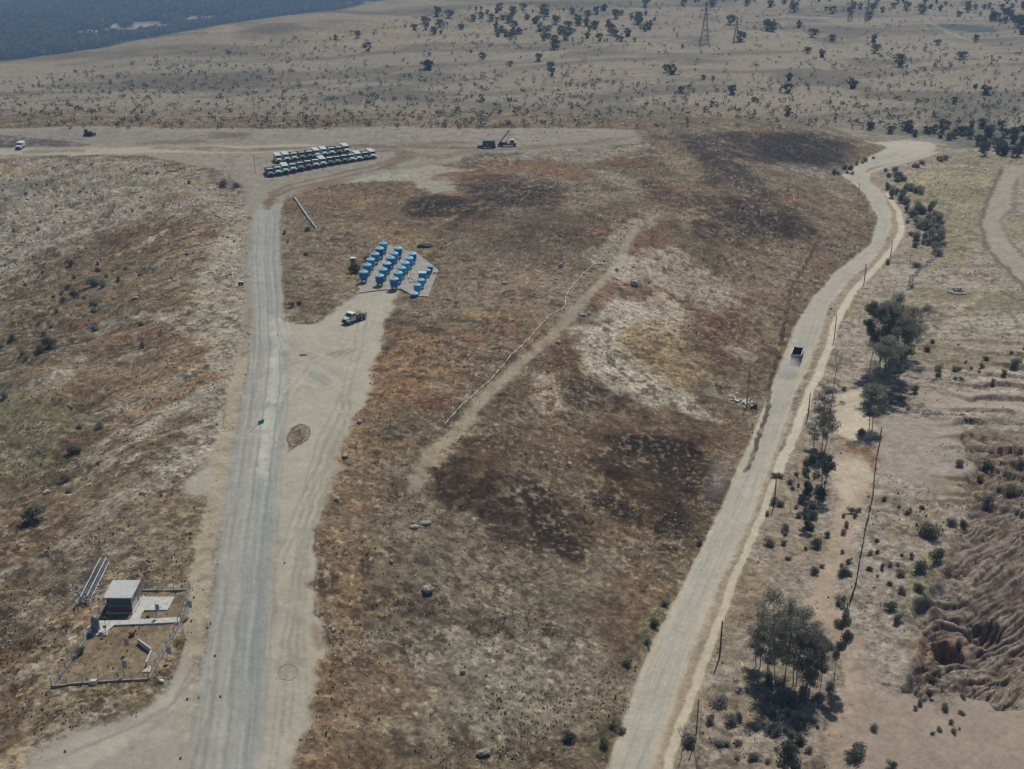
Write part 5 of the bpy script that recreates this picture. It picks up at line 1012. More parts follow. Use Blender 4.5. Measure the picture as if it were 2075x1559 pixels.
# dust behind it
def volmat(name, col, dens, nscale=None):
    m = bpy.data.materials.new(name); m.use_nodes = True; t = m.node_tree; t.nodes.remove(t.nodes['Principled BSDF']); out = t.nodes['Material Output']
    v = t.nodes.new('ShaderNodeVolumePrincipled'); v.inputs['Color'].default_value = (*col, 1); v.inputs['Density'].default_value = dens; t.links.new(v.outputs[0], out.inputs['Volume'])
    if nscale:
        tc = t.nodes.new('ShaderNodeTexCoord'); n = t.nodes.new('ShaderNodeTexNoise'); n.inputs['Scale'].default_value = nscale; n.inputs['Detail'].default_value = 3; t.links.new(tc.outputs['Object'], n.inputs[0])
        ln = t.nodes.new('ShaderNodeVectorMath'); ln.operation = 'LENGTH'; t.links.new(tc.outputs['Object'], ln.inputs[0])
        mr = t.nodes.new('ShaderNodeMapRange'); mr.inputs[1].default_value = .15; mr.inputs[2].default_value = .95; mr.inputs[3].default_value = dens; mr.inputs[4].default_value = 0; t.links.new(ln.outputs['Value'], mr.inputs[0])
        mn = t.nodes.new('ShaderNodeMapRange'); mn.inputs[1].default_value = .35; mn.inputs[2].default_value = .65; mn.inputs[3].default_value = .3; mn.inputs[4].default_value = 1.5; t.links.new(n.outputs['Fac'], mn.inputs[0])
        mu = t.nodes.new('ShaderNodeMath'); mu.operation = 'MULTIPLY'; t.links.new(mr.outputs[0], mu.inputs[0]); t.links.new(mn.outputs[0], mu.inputs[1]); t.links.new(mu.outputs[0], v.inputs['Density'])
    return m
for i, (x, y, sx, sy, sz, dn) in enumerate([(1598, 752, 3.4, 7.5, 1.8, .42), (1583, 800, 3.0, 15, 1.4, .13), (1455, 985, 3.5, 16, 2.0, .05)]):
    m = MB(); n = 16; m.lathe([(math.sin(math.pi*k/10)*.999+.001, -math.cos(math.pi*k/10)) for k in range(11)], n=n)
    o = m.build('dust_cloud', volmat('road_dust', (.9,.88,.84), dn, 1.8)); p = at(x, y); o.location = (p.x, p.y, p.z+sz*.7); o.scale = (sx, sy, sz); o.rotation_euler = (0, 0, root.rotation_euler[2])
    tag(o, ['pale dust billowing right behind the driving dump truck', 'thin dust trailing lower down the dirt road', 'faint dust drifting over the left shoulder of the dirt road'][i], 'dust', kind='stuff')
# flatbed trailer with dark container, and the crane truck, far up on the plateau
rt = empty('container_trailer', (0,0,0)); b = MB(); b.box((0, 0, .75), (7.6, 2.4, .5)); b.build('trailer_bed', 'chassis', rt)
b = MB(); b.box((.9, 0, 2.05), (5.2, 2.3, 2.0)); 
for k in range(12): b.box((-1.5+.43*k, -1.17, 2.05), (.14, .06, 1.8))
b.build('container', 'darkgreen', rt)
b = MB(); b.box((.3, -1.21, 1.6), (.3, .04, .5)); b.build('notice_plate', 'white', rt)
for x in (-3, -2, 2.4, 3.3):
    for sy in (-1, 1): b = MB(); b.tube((x, sy*.85, .45), (x, sy*1.2, .45), .45, .45, 12); b.build('wheel', 'black', rt)
p = at(986, 301); rt.location = (p.x, p.y+1.3, gz(p.x, p.y)); tag(rt, 'low trailer carrying a dark green container on the plateau', 'trailer')
rt = empty('crane_truck', (0,0,0)); b = MB(); b.box((0, 0, .9), (7.8, 2.0, .45)); b.build('chassis', 'chassis', rt)
b = MB(); b.box((2.2, 0, 1.9), (1.9, 2.2, 1.7), bev=.15); cab = b.build('cab', 'bluegrey', rt)
b = MB(); b.box((2.2, 0, 2.82), (1.7, 2.0, .14), bev=.06); b.build('roof', 'white', cab)
b = MB(); b.box((2.25, -1.12, 2.25), (1.1, .04, .6)); b.build('side_window', 'glass', cab)
b = MB(); b.box((3.55, 0, 1.5), (1.0, 1.7, .9), bev=.1); b.build('hood', 'white', rt)
b = MB(); b.box((-1.4, 0, 1.4), (3.0, 2.0, .7)); b.tube((-.1, 0, 1.5), (-.1, 0, 2.6), .18, .18, 8); b.build('crane_base', 'chassis', rt)
b = MB()
for dy in (-.25, .25):
    b.tube((-3.2, dy, 1.2), (1.0, dy, 6.2), .1, .07, 6)
    b.tube((-3.2, dy, 1.65), (.9, dy, 6.45), .1, .07, 6)
for k in range(12):
    f0 = k/12; a = Vector((-3.2, 0, 1.2)).lerp(Vector((1.0, 0, 6.2)), f0); b.tube((a.x, -.25, a.z), (a.x, .25, a.z+.4), .05); b.tube((a.x, .25, a.z), (a.x, -.25, a.z+.4), .05)
b.box((1.0, 0, 6.3), (.5, .6, .5)); b.build('boom', 'chassis', rt)
b = MB(); b.tube((1.0, 0, 6.2), (.5, 0, 2.0), .04, .04, 5); b.build('hoist_cable', 'chassis', rt)
for x in (-3.1, -2.0, 3.2):
    for sy in (-1, 1): b = MB(); b.tube((x, sy*.75, .5), (x, sy*1.1, .5), .5, .5, 12); b.build('wheel', 'black', rt)
p = at(1027, 298); rt.location = (p.x, p.y+1.1, gz(p.x, p.y)); tag(rt, 'truck crane with raised dark lattice boom and white-roofed cab on the plateau', 'crane')
o = bonnet_truck('box_truck', 'white', 'tarp', 'white', 6.2); p = at(37, 304); o.location = (p.x, p.y+2.5, gz(p.x, p.y)); o.rotation_euler = (0, 0, R(4)); tag(o, 'white box truck facing the camera at the far left of the plateau', 'truck')
rt = empty('bulldozer', (0,0,0))
for sy in (-1, 1):
    b = MB(); b.prism([(-1.6, .2), (-1.9, .6), (-1.5, .95), (1.5, .95), (1.9, .6), (1.6, .2)], sy*.8, sy*1.2); o_ = b.build('track', 'black', rt); o_.rotation_euler = (0, 0, R(90))
b = MB(); b.box((.5, 0, 1.3), (2.0, 1.4, .9), bev=.12); b.build('engine_cover', 'chassis', rt)
b = MB(); b.box((-.9, 0, 1.75), (1.1, 1.4, 1.7), taper=.88); b.build('cab', 'chassis', rt)
b = MB(); b.box((2.3, 0, .7), (.15, 2.9, 1.1), tilt=0); b.build('blade', 'chassis', rt)
p = at(180, 276); rt.location = (p.x, p.y, gz(p.x, p.y)); sizes(rt, 1.1); tag(rt, 'small dark bulldozer on the grey fill at the upper left', 'bulldozer')
# ------------------------------------------------------------------ the field of tanks
pad_px = [(722,594),(733,560),(772,497),(812,506),(846,516),(888,549),(868,603),(838,600),(812,588),(768,590)]
PP = [at(*p) for p in pad_px]; zt = sum(p.z for p in PP)/len(PP)
def slab(name, pts, z0, z1, m, parent=None):
    b = MB(); n = len(pts); b.add([(p[0], p[1], z0) for p in pts]+[(p[0], p[1], z1) for p in pts], [tuple(range(n-1, -1, -1)), tuple(range(n, 2*n))]+[(i, (i+1) % n, (i+1) % n+n, i+n) for i in range(n)])
    return b.build(name, m, parent)
A_ = np.array([[p.x, p.y, 1] for p in PP]); pl, *_x = np.linalg.lstsq(A_, np.array([p.z for p in PP]), rcond=None); off_ = max(p.z-(pl[0]*p.x+pl[1]*p.y+pl[2]) for p in PP)*.5+.12
def onpad(px, py):
    z_ = zt
    for _ in range(6): a, b_ = flat(px, py, z_); z_ = pl[0]*a+pl[1]*b_+pl[2]+off_
    return a, b_, z_
b = MB(); n_ = len(PP); b.add([(p.x, p.y, pl[0]*p.x+pl[1]*p.y+pl[2]-1) for p in PP]+[(p.x, p.y, pl[0]*p.x+pl[1]*p.y+pl[2]+off_) for p in PP], [tuple(range(n_-1, -1, -1)), tuple(range(n_, 2*n_))]+[(i, (i+1) % n_, (i+1) % n_+n_, i+n_) for i in range(n_)]); o = b.build('tank_pad', 'padc'); tag(o, 'pale concrete pad under the rows of blue tanks', 'slab')
def tank(name, body):
    rt = empty(name, (0,0,0)); s_ = MB()
    for k in range(4):
        t = math.pi/4+k*math.pi/2; s_.box((.72*math.cos(t), .72*math.sin(t), .3), (.26, .26, .6))
    s_.box((0, 0, .62), (1.5, 1.5, .1)); s_.build('stand', 'paleconcrete', rt)
    b = MB(); pr_ = [(.55, .67), (.98, 1.0)]
    for k in range(4): pr_ += [(1.04, 1.06+.33*k), (1.04, 1.26+.33*k), (1.0, 1.31+.33*k)]
    pr_ += [(1.1, 2.38), (1.1, 2.44)]; b.lathe(pr_, n=22); b.build('tank_body', body, rt, smooth=False)
    b = MB(); b.lathe([(1.12, 2.44), (1.12, 2.5), (.95, 2.66), (.62, 2.84), (.36, 2.9)], n=22)
    for k in range(8): t = k*math.pi/4; b.tube((.34*math.cos(t), .34*math.sin(t), 2.92), (1.05*math.cos(t), 1.05*math.sin(t), 2.56), .05, .05, 5)
    d = b.build('domed_top', 'lidblue', rt)
    b = MB(); b.lathe([(.32, 2.88), (.32, 3.03), (.26, 3.08)], n=14); b.build('lid', 'lidblue', d)
    b = MB(); b.tube((1.0, 0, .85), (1.35, 0, .8), .05); b.tube((1.35, 0, .8), (1.35, 0, .1), .05); b.build('outlet_pipe', 'white', rt); return rt
tk = {c: tank('water_tank', c) for c in ('teal', 'blue')}; tu = {}
cols = [([(737.6,572),(744.7,557),(751.7,545.5),(760.9,534.5),(770,524),(777,513)], 'leftmost', 'btttbt'),
        ([(770,579),(777,566.5),(784.5,554),(792,543),(799.3,533),(807,523)], 'second', 'btbbtb'),
        ([(799.3,586),(807.4,574),(814,564),(821.6,553),(829.2,543.5),(836,534)], 'third', 'bttttb'),
        ([(845.9,594),(854,584),(867,561),(872,553)], 'rightmost', 'ttbb')]
nth = ['nearest', 'second', 'third', 'fourth', 'fifth', 'farthest']
for pts, cn, cc in cols:
    for i, (x, y) in enumerate(pts):
        c = 'teal' if cc[i] == 't' else 'blue'; o = copy_tree(tk[c]) if tu.get(c) else tk[c]; tu[c] = 1
        a, b_, zq = onpad(x, y); o.location = (a, b_, zq); o.rotation_euler = (0, 0, random.uniform(-.3, .3)); s_ = 1.14*random.uniform(.96, 1.04) if cn != 'rightmost' else .9
        if i >= 2 and cn == 'rightmost': s_ = .74
        sizes(o, s_); nm = nth[i] if not (cn == 'rightmost' and i == 3) else 'farthest'
        tag(o, '%s blue plastic tank with sunlit-pale domed top, %s in the %s column of tanks' % ('light teal' if c == 'teal' else 'deep', nm, cn), 'water tank', 'blue tanks on the concrete pad')
rt = empty('low_tank', (0,0,0)); b = MB(); b.lathe([(.95, 0), (1.0, .1), (1.0, .6), (1.06, .62)], n=22); b.build('tank_body', 'blue', rt)
b = MB(); b.lathe([(1.1, .62), (1.08, .7), (.7, .98), (.35, 1.08), (.3, 1.2)], n=22); b.build('domed_top', 'lidblue', rt)
a, b_, zq = onpad(839.8, 600); rt.location = (a, b_, zq); tag(rt, 'low sunken blue tank with pale top at the front right corner of the pad', 'water tank')
rt = empty('control_cabin', (0,0,0)); b = MB(); b.box((0, 0, 1.35), (2.0, 1.7, 2.7)); 
for k in range(6): b.box((-.8+.32*k, -.87, 1.35), (.08, .05, 2.6))
b.build('cabin_wall', 'teal', rt); b = MB(); b.box((0, 0, 2.74), (2.15, 1.85, .1), bev=.03); b.build('roof', 'lidblue', rt)
b = MB(); b.box((-.05, -.9, 1.05), (.8, .04, 2.0)); d = b.build('door', 'blue', rt)
b = MB(); b.box((.25, -.94, 1.05), (.05, .05, .18)); b.build('handle', 'chassis', d)
a, b_, zq = onpad(856.5, 572); rt.location = (a, b_, zq); tag(rt, 'tall teal box-shaped cabin standing in the rightmost column of tanks', 'cabin')
o = MB().tube((0,0,.1), (-1.6,-1.2,.15), .07).tube((-1.6,-1.2,.15), (-2.3, -.2, 1.9), .06).build('leaning_pipe', 'chassis'); a, b_, zq = onpad(849, 570); o.location = (a, b_, zq); tag(o, 'dark pipe leaning beside the tall teal cabin', 'pipe')
o = MB().rock((0,0,.3), (.5,.4,.35), 3).build('wrapped_bundle', 'plastic'); a, b_, zq = onpad(881, 555); o.location = (a, b_, zq); tag(o, 'white bundle on the right edge of the tank pad', 'bundle')
rt = empty('utility_cabinet', (0,0,0)); b = MB(); b.box((0, 0, 1.35), (1.4, 1.2, 2.5)); b.build('cabinet_body', 'greystone', rt)
b = MB(); b.box((0, 0, 2.65), (1.6, 1.4, .12), bev=.03); b.build('roof', 'white', rt); b = MB(); b.box((0, -.62, 1.3), (.95, .04, 2.1)); b.build('door', 'bluegrey', rt)
b = MB(); b.box((0, 0, .05), (1.9, 1.7, .12)); b.build('plinth', 'paleconcrete', rt)
p = at(716, 541); rt.location = p; tag(rt, 'upright grey cabinet with white roof, standing left of the tanks', 'cabinet')
# mound of earth above the tanks
o = MB().rock((0,0,0), (2.6,1.3,.8), 8).build('earth_mound', 'darktuft'); p = at(862, 500); o.location = p; tag(o, 'small dark earth mound at the end of the footpath above the tanks', 'mound')
# ------------------------------------------------------------------ the guard hut and its enclosure
zh = at(250, 1240).z
fl = Vector((*flat(219, 1241, zh+.15), zh+.15)); frt = Vector((*flat(268.5, 1243, zh+.15), zh+.15)); wd = (frt-fl).length
hut = empty('guard_hut', (fl.x, fl.y, zh)); W_, D_, H_ = 3.5, 3.75, 2.45
b = MB(); b.box((W_/2, D_/2, .0), (W_+.5, D_+.5, .34)); b.build('plinth', 'paleconcrete', hut)
b = MB(); b.box((W_/2, .08, H_/2+.17), (W_, .16, H_)); b.build('front_wall', 'wall', hut)
b = MB(); b.box((W_/2, D_-.08, H_/2+.17), (W_, .16, H_)); b.build('rear_wall', 'wall', hut)
b = MB(); b.box((.08, D_/2, H_/2+.17), (.16, D_-.33, H_)); b.build('left_wall', 'wall', hut)
b = MB(); b.box((W_-.08, D_/2, H_/2+.17), (.16, D_-.33, H_)); b.build('right_wall', 'whitewall', hut)
b = MB(); b.box((W_/2, -.03, H_*.62+.2), (W_-.5, .05, H_*.6))
for k in range(7): b.box((W_/2, -.07, 1.0+.2*k), (W_-.55, .03, .03))
b.build('shutter', 'tealwall', hut)
b = MB(); b.box((W_/2, -.1, 1.3), (W_-.7, .08, .06)); b.build('counter_shelf', 'steel', hut)
for y_ in (.9, 2.0):
    b = MB(); b.box((W_+.02, y_, 1.75), (.05, .7, .9)); wn = b.build('window', 'glass', hut)
    b = MB()
    for dz in (-.47, .47): b.box((W_+.05, y_, 1.75+dz), (.05, .8, .06))
    for dy in (-.37, 0, .37): b.box((W_+.05, y_+dy, 1.75), (.05, .05, .9))
    b.build('frame', 'whitewall', wn)
b = MB(); b.box((W_+.02, 3.0, 1.2), (.05, .7, 1.9)); b.build('door', 'bluegrey', hut)
b = MB(); b.add([(-.25,-.35,H_+.2),(W_+.3,-.35,H_+.2),(W_+.3,D_+.3,H_+.38),(-.25,D_+.3,H_+.38),(-.25,-.35,H_+.36),(W_+.3,-.35,H_+.36),(W_+.3,D_+.3,H_+.54),(-.25,D_+.3,H_+.54)], [(3,2,1,0),(4,5,6,7),(0,1,5,4),(1,2,6,5),(2,3,7,6),(3,0,4,7)])
for k in range(9):
    x = -.1+k*(W_+.2)/8; b.add([(x-.03,-.35,H_+.37),(x+.03,-.35,H_+.37),(x+.03,D_+.3,H_+.55),(x-.03,D_+.3,H_+.55),(x,-.35,H_+.4),(x,D_+.3,H_+.58)], [(0,4,5,3),(4,1,2,5)])
b.build('roof', 'roof', hut); tag(hut, 'small dark guard hut with pale flat roof and barred windows inside the fenced plot', 'hut')
def gslab(name, px, lift, m, label=None, cat=None, kind=None, parent=None):
    P = [at(*p) for p in px]; z1 = max(p.z for p in P)+lift; o = slab(name, [(p.x, p.y) for p in P], min(p.z for p in P)-.4, z1, m, parent); tag(o, label, cat, kind=kind); return o
gslab('concrete_path', [(200,1261),(262,1259),(282,1228),(291,1206.5),(295,1211),(354,1210),(340,1238),(292,1238.5),(283,1257),(366,1256),(363,1267),(282,1268),(232,1270),(212,1288),(200,1286)], .05, 'paleconcrete', kind='structure')
# enclosure fence
def fence(name, px, step, ph, m_post, wires, label, cat, kerb=None, pr_=.06, jitter=0):
    P = [at(*p) for p in px]; rt = empty(name, P[0]); o0 = P[0]; pts = []; rg = random.Random(len(px))
    for a, b in zip(P[:-1], P[1:]):
        n = max(1, int(round((b-a).length/step))); 
        for k in range(n): q = a.lerp(b, k/n); pts.append(Vector((q.x, q.y, gz(q.x, q.y))))
    pts.append(P[-1]); tops = []
    for q in pts[:99]:
        tt = q+Vector((rg.uniform(-jitter, jitter), rg.uniform(-jitter, jitter), ph)); tops.append(tt); b = MB(); b.tube(q-o0-Vector((0,0,.2)), tt-o0, pr_, pr_, 5); b.build('post', m_post, rt)
    for f0 in wires:
        b = MB(); b.path([q.lerp(t_, f0)-o0 for q, t_ in zip(pts, tops)], .018 if kerb else .022, 4); b.build('wire', 'steel' if kerb else 'wood', rt)
    if kerb:
        b = MB()
        for a, c in zip(pts[:-1], pts[1:]):
            d = (c-a); b.box(tuple((a+c)/2-o0+Vector((0, 0, .08))), (d.length+.02, .24, .36), rz=math.atan2(d.y, d.x))
        b.build('kerb', kerb, rt)
    tag(rt, label, cat); return rt
fence('plot_fence', [(105,1394),(160,1318),(212,1226),(228,1197)], 2.2, 1.5, 'steel', (.35,.65,.95), 'wire fence on a low kerb along the left side of the hut plot', 'fence', 'greystone')
fence('plot_fence', [(289,1198),(384,1196)], 2.2, 1.5, 'steel', (.35,.65,.95), 'wire fence on a low kerb behind the hut plot', 'fence', 'greystone')
fence('plot_fence', [(384,1196),(366,1254)], 1.3, 1.5, 'steel', (.35,.65,.95), 'upper stretch of wire fence beside the paved road, above the path', 'fence', 'greystone')
fence('plot_fence', [(361,1269),(330,1325),(302,1378)], 1.5, 1.5, 'steel', (.35,.65,.95), 'lower stretch of wire fence beside the paved road, below the path', 'fence', 'greystone')
fence('plot_fence', [(105,1394),(200,1384),(302,1378)], 2.2, 1.5, 'steel', (.35,.65,.95), 'wire fence on a low kerb along the front of the hut plot', 'fence', 'greystone')
# angled low wall with a slab
P = [at(281,1304), at(308,1325), at(298,1352)]; o0 = P[0]; b = MB()
for a, c in zip(P[:-1], P[1:]):
    d = c-a; b.box(tuple((a+c)/2-o0+Vector((0,0,.35))), (d.length+.1, .22, .9), rz=math.atan2(d.y, d.x))
o = b.build('low_wall', 'paleconcrete', None, loc=o0); tag(o, 'pale low wall bent at an angle inside the hut plot', 'wall')
o = gslab('paving_slab', [(288,1363),(296,1352),(308,1351),(304,1364)], .08, 'pink', 'pinkish concrete slab at the lower end of the bent wall', 'slab')
rt = empty('equipment_stand', at(196,1284)); b = MB(); b.box((.5, .2, .0), (2.2, 1.5, .3)); b.build('base_slab', 'pink', rt)
b = MB(); b.lathe([(.5,.15),(.55,.2),(.55,2.2),(.35,2.5),(.12,2.6)], (-.2, .5, 0), 14); b.build('tank_body', 'bluegrey', rt)
b = MB(); b.box((-.9, .1, .6), (.5, .5, .9)); b.build('meter_box', 'white', rt)
b = MB(); b.tube((1.1, .7, 0), (1.1, .7, 2.2), .04); b.box((1.1, .7, 2.0), (.5, .2, .4)); b.tube((1.4, -.4, 0), (1.4, -.4, 1.5), .04); b.box((1.4, -.4, 1.4), (.45, .2, .25)); b.build('mast', 'chassis', rt)
tag(rt, 'dark upright tank with white meter box on a pink slab by the left fence', 'equipment')
fl_ = [((251,1369),'pale blue flag on a thin pole near the front fence of the plot'),((255,1324),'pale blue flag on a thin pole in the middle of the plot'),((317,1253),'pale blue flag on a thin pole between path and paved terrace'),((341,1341),'pale blue flag on a thin pole outside the fence, nearer one'),((383,1246),'pale blue flag on a thin pole outside the fence by the paved road, farther one')]
for (x, y), lab in fl_:
    rt = empty('flag_pole', at(x, y)); b = MB(); b.tube((0,0,-.2), (.05,.03,2.4), .025, .02); b.build('pole', 'chassis', rt)
    b = MB(); n = 6
    for k in range(n):
        x0, x1 = .06+.5*k/n, .06+.5*(k+1)/n; s0, s1 = .08*math.sin(k*1.3), .08*math.sin((k+1)*1.3); b.add([(x0, s0, 1.15-.05*k/n), (x1, s1, 1.15), (x1, s1, 2.3-.1*k/n), (x0, s0, 2.35)], [(0,1,2,3)])
    b.build('cloth', 'flag', rt); tag(rt, lab, 'flag', 'pale blue flags round the hut plot')
rt = empty('flag_pole', at(505, 876)); b = MB(); b.tube((0,0,-.1), (1.6,.9,1.3), .03, .03); b.build('pole', 'chassis', rt)
b = MB()
for k in range(5): b.add([(1.5+.22*k, .85+.1*k, 1.0+.05*k+.04*math.sin(k*2)), (1.5+.22*(k+1), .85+.1*(k+1), 1.0+.05*(k+1)+.04*math.sin(k*2+2)), (1.6+.22*(k+1), 1.3+.1*(k+1), 1.7+.06*(k+1)), (1.6+.22*k, 1.3+.1*k, 1.7+.06*k)], [(0,1,2,3)])
b.build('cloth', 'green', rt); tag(rt, 'leaning pole with a green flag on the left half of the paved road', 'flag')
o = MB().box((0,0,.22), (.5,.4,.45), bev=.06).build('clay_pot', 'wall'); o.location = at(300,1252); tag(o, 'small dark red box on the grass beside the paved terrace', 'box')
o = MB().rock((0,0,.25), (.45,.4,.4), 5).build('planter', 'wall'); o.location = at(268,1289); tag(o, 'dark red lump on the lawn below the path junction', 'planter')
put('gn0', 163, 1325, .75, 'small dark green bush on the lawn inside the left fence of the plot', 'bush', name='green_shrub')
o = MB().box((0,0,.3), (.9,.6,.6), bev=.08).build('white_sack', 'plastic'); o.location = at(190,1386); tag(o, 'white sack lying against the front fence of the plot', 'sack')
o = MB().rock((0,0,.1), (.35,.3,.25), 6).build('pale_stone', 'plastic'); o.location = at(327,1382); tag(o, 'bright white stone beyond the front right corner of the plot', 'stone')
# fallen lattice mast left of the hut
P0, P1 = at(172,1222), at(212,1142); rt = empty('lattice_mast', P0); d = P1-P0; dn = Vector((d.x, d.y, 0)).normalized(); nn = Vector((-dn.y, dn.x, 0)); b = MB(); z_ = Vector((0,0,.35))
rl = [nn*-.75+z_, nn*.75+z_, nn*-.4+z_*3.2, nn*.5+z_*3]
for r_ in rl: b.tube(r_, d*1.0+r_, .06, .06, 5)
n = 16
for k in range(n):
    a = d*(k/n); c = d*((k+1)/n)
    for i, j in ((0,1),(2,3),(0,2),(1,3)): b.tube(a+rl[i], c+rl[j], .04, .04, 4); b.tube(a+rl[i], a+rl[j], .035, .035, 4)
b.build('truss', 'steel', rt); rg = random.Random(3); b = MB()
for k in range(70):
    f0 = rg.random()**2*.55; c = d*f0+nn*rg.uniform(-1.5, 1.9)+Vector((0,0,rg.uniform(.05, .6))); t = rg.uniform(0, 6.28); l_ = rg.uniform(.3, 1.1); e = Vector((math.cos(t)*l_, math.sin(t)*l_, rg.uniform(-.1, .4))); b.tube(c, c+e, .06, .06, 4)
b.build('loose_bars', 'steel', rt); tag(rt, 'fallen pale steel lattice mast with tangled loose bars left of the hut', 'lattice mast')
# ------------------------------------------------------------------ poles, pylons
def pole(px, py, top, lab, r=.13, lean=0):
    p, h, _ = zrise(px, py, top); rt = empty('utility_pole', p); b = MB(); b.tube((0,0,-.3), (lean,.05,h), r, r*.75, 7); b.build('pole', 'wood', rt)
    b = MB(); b.tube((lean, .05, h), (lean, .05, h+.14), .05, .05, 6); b.build('insulator', 'greystone', rt); tag(rt, lab, 'pole', 'wooden poles and stakes')
for a in [(1458,1333,1260,'thick dark pole right of the dirt road, level with the lower grove',.15),(1410,1500,1418,'thin dark pole lowest in the picture, in the scrub right of the dirt road',.09),(1568,1027,973,'dark pole right of the dirt road beside the dry strip',.15),
          (1637,846,797,'dark pole between the dirt road and the thin half-bare tree',.14),(1690,690,640,'dark pole on the verge behind the bare grey tree',.13),(1751,573,536,'dark pole on the verge where the road bends below the lone bush pair',.16),
          (1805,517,490,'dark pole at the outer side of the lower road bend',.15),(1739,400,372,'thin pole at the inner side of the upper road bend',.12),(1513,826,758,'thin dark pole rising from the white rubbish heap',.1),
          (517,352,315,'thin pole left of the parked trucks',.09),(792,862,848,'short stake in the orange grass right of the gravel yard',.06),(783,722,705,'short stake near the upper right edge of the gravel yard',.06)]: pole(*a)
def pylon(px, py, h, lab):
    rt = empty('power_pylon', at(px, py)); b = MB(); wb, wt = h*.1, h*.018
    def cor(z, i): w_ = wb+(wt-wb)*min(1, z/(h*.75)); return Vector(((-1, 1, 1, -1)[i]*w_, (-1, -1, 1, 1)[i]*w_, z))
    for i in range(4): b.tube(cor(0, i), cor(h*.75, i), .22, .16, 4); b.tube(cor(h*.75, i), cor(h, i), .16, .14, 4)
    for k in range(8):
        z0, z1 = h*k/8, h*(k+1)/8
        for i in range(4): b.tube(cor(z0, i), cor(z1, (i+1) % 4), .09, .09, 3); b.tube(cor(z0, (i+1) % 4), cor(z1, i), .09, .09, 3)
    b.build('tower', 'pylon', rt); b = MB()
    for z0, l_ in ((.7, .16), (.82, .13), (.94, .1)): b.tube((-h*l_, 0, h*z0), (h*l_, 0, h*z0), .2, .2, 4)
    b.build('crossarm', 'pylon', rt); tag(rt, lab, 'pylon', 'power pylons on the pale upland')
pylon(1427, 88, 29, 'tallest grey lattice pylon on the pale upland, above the middle right')
pylon(1491, 84, 17, 'smaller grey lattice pylon right of the tallest one'); pylon(1722, 42, 17, 'faint lattice pylon on the pale upland, left one of the distant pair'); pylon(1756, 42, 17, 'faint lattice pylon on the pale upland, right one of the distant pair')
# ------------------------------------------------------------------ pipe, ditch, fences, heaps, stones
P = at_many([(898,864),(935,822),(980,783),(1023,738),(1060,700),(1090,665),(1118,637),(1145,624),(1147,602),(1165,575),(1200,540),(1230,510),(1262,478),(1290,455)])
pts = []; rg = random.Random(2)
for a, c in zip(P[:-1], P[1:]):
    n = max(2, int(np.hypot(*(c-a)[:2])/3))
    for k in range(n): q = a+(c-a)*k/n; x_, y_ = q[0]+rg.uniform(-.15,.15), q[1]+rg.uniform(-.15,.15); pts.append(Vector((x_, y_, gz(x_, y_)+.22)))
o = MB().path(pts, .09, 6).build('drain_pipe', 'plastic', smooth=True); tag(o, 'long thin white pipe running up the ridge of the hill', 'pipe')
rt = empty('concrete_ditch', at(597,402)); A_ = at(597,402); B_ = at(642,463); d = B_-A_; d2 = Vector((d.x, d.y, 0)); rzz = math.atan2(d.y, d.x)
b = MB()
for k in range(14): q = A_.lerp(B_, (k+.5)/14); b.box((q.x-A_.x, q.y-A_.y, gz(q.x, q.y)-A_.z+.12), (d2.length/14+.05, .75, .2), rz=rzz)
b.build('channel_floor', 'concrete', rt)
for s_ in (-1, 1):
    b = MB(); nn = Vector((-d.y, d.x, 0)).normalized()*.45*s_
    for k in range(14): q = A_.lerp(B_, (k+.5)/14)+nn; b.box((q.x-A_.x, q.y-A_.y, gz(q.x, q.y)-A_.z+.3), (d2.length/14+.05, .14, .5), rz=rzz)
    b.build('side_wall', 'greystone', rt)
tag(rt, 'short pale concrete ditch running down from the bend of the paved road', 'ditch')
fence('wire_fence', [(1786,878),(1775,940),(1768,1010),(1752,1085),(1742,1140),(1735,1185),(1722,1225),(1712,1248)], 1.9, 1.35, 'wood', (.3,.6,.9), 'dark post and wire fence beside the sandy track on the right', 'fence', pr_=.1, jitter=.12)
def stonerow(name, px, label, n_, rr, m='greystone'):
    P = at_many(px); rt = MB(); rg = random.Random(n_); o0 = Vector([float(v) for v in P[0]]); ds = np.concatenate([[0], np.cumsum(np.hypot(np.diff(P[:,0]), np.diff(P[:,1])))])
    for k in range(n_):
        t = rg.random()*ds[-1]; x_ = float(np.interp(t, ds, P[:,0]))+rg.uniform(-.4,.4); y_ = float(np.interp(t, ds, P[:,1]))+rg.uniform(-.4,.4); r_ = rg.uniform(*rr); rt.rock((x_-o0.x, y_-o0.y, gz(x_, y_)-o0.z), (r_*1.2, r_, r_*.8), rg.randint(0, 9999))
    o = rt.build(name, m, None, loc=o0); tag(o, label, 'stone wall')
stonerow('stone_wall', [(1920,490),(1885,530),(1850,560),(1838,590)], 'tumbled dark stone wall running down from the thicket', 130, (.25,.55))
stonerow('stone_wall', [(1800,832),(1880,838),(1950,842),(1960,850),(2075,860)], 'low dark stone wall across the bare fields on the right', 150, (.15,.32))
stonerow('stone_wall', [(1820,758),(1850,765),(1900,768),(1960,775)], 'broken stone line right of the eucalyptus clump', 60, (.12,.28))
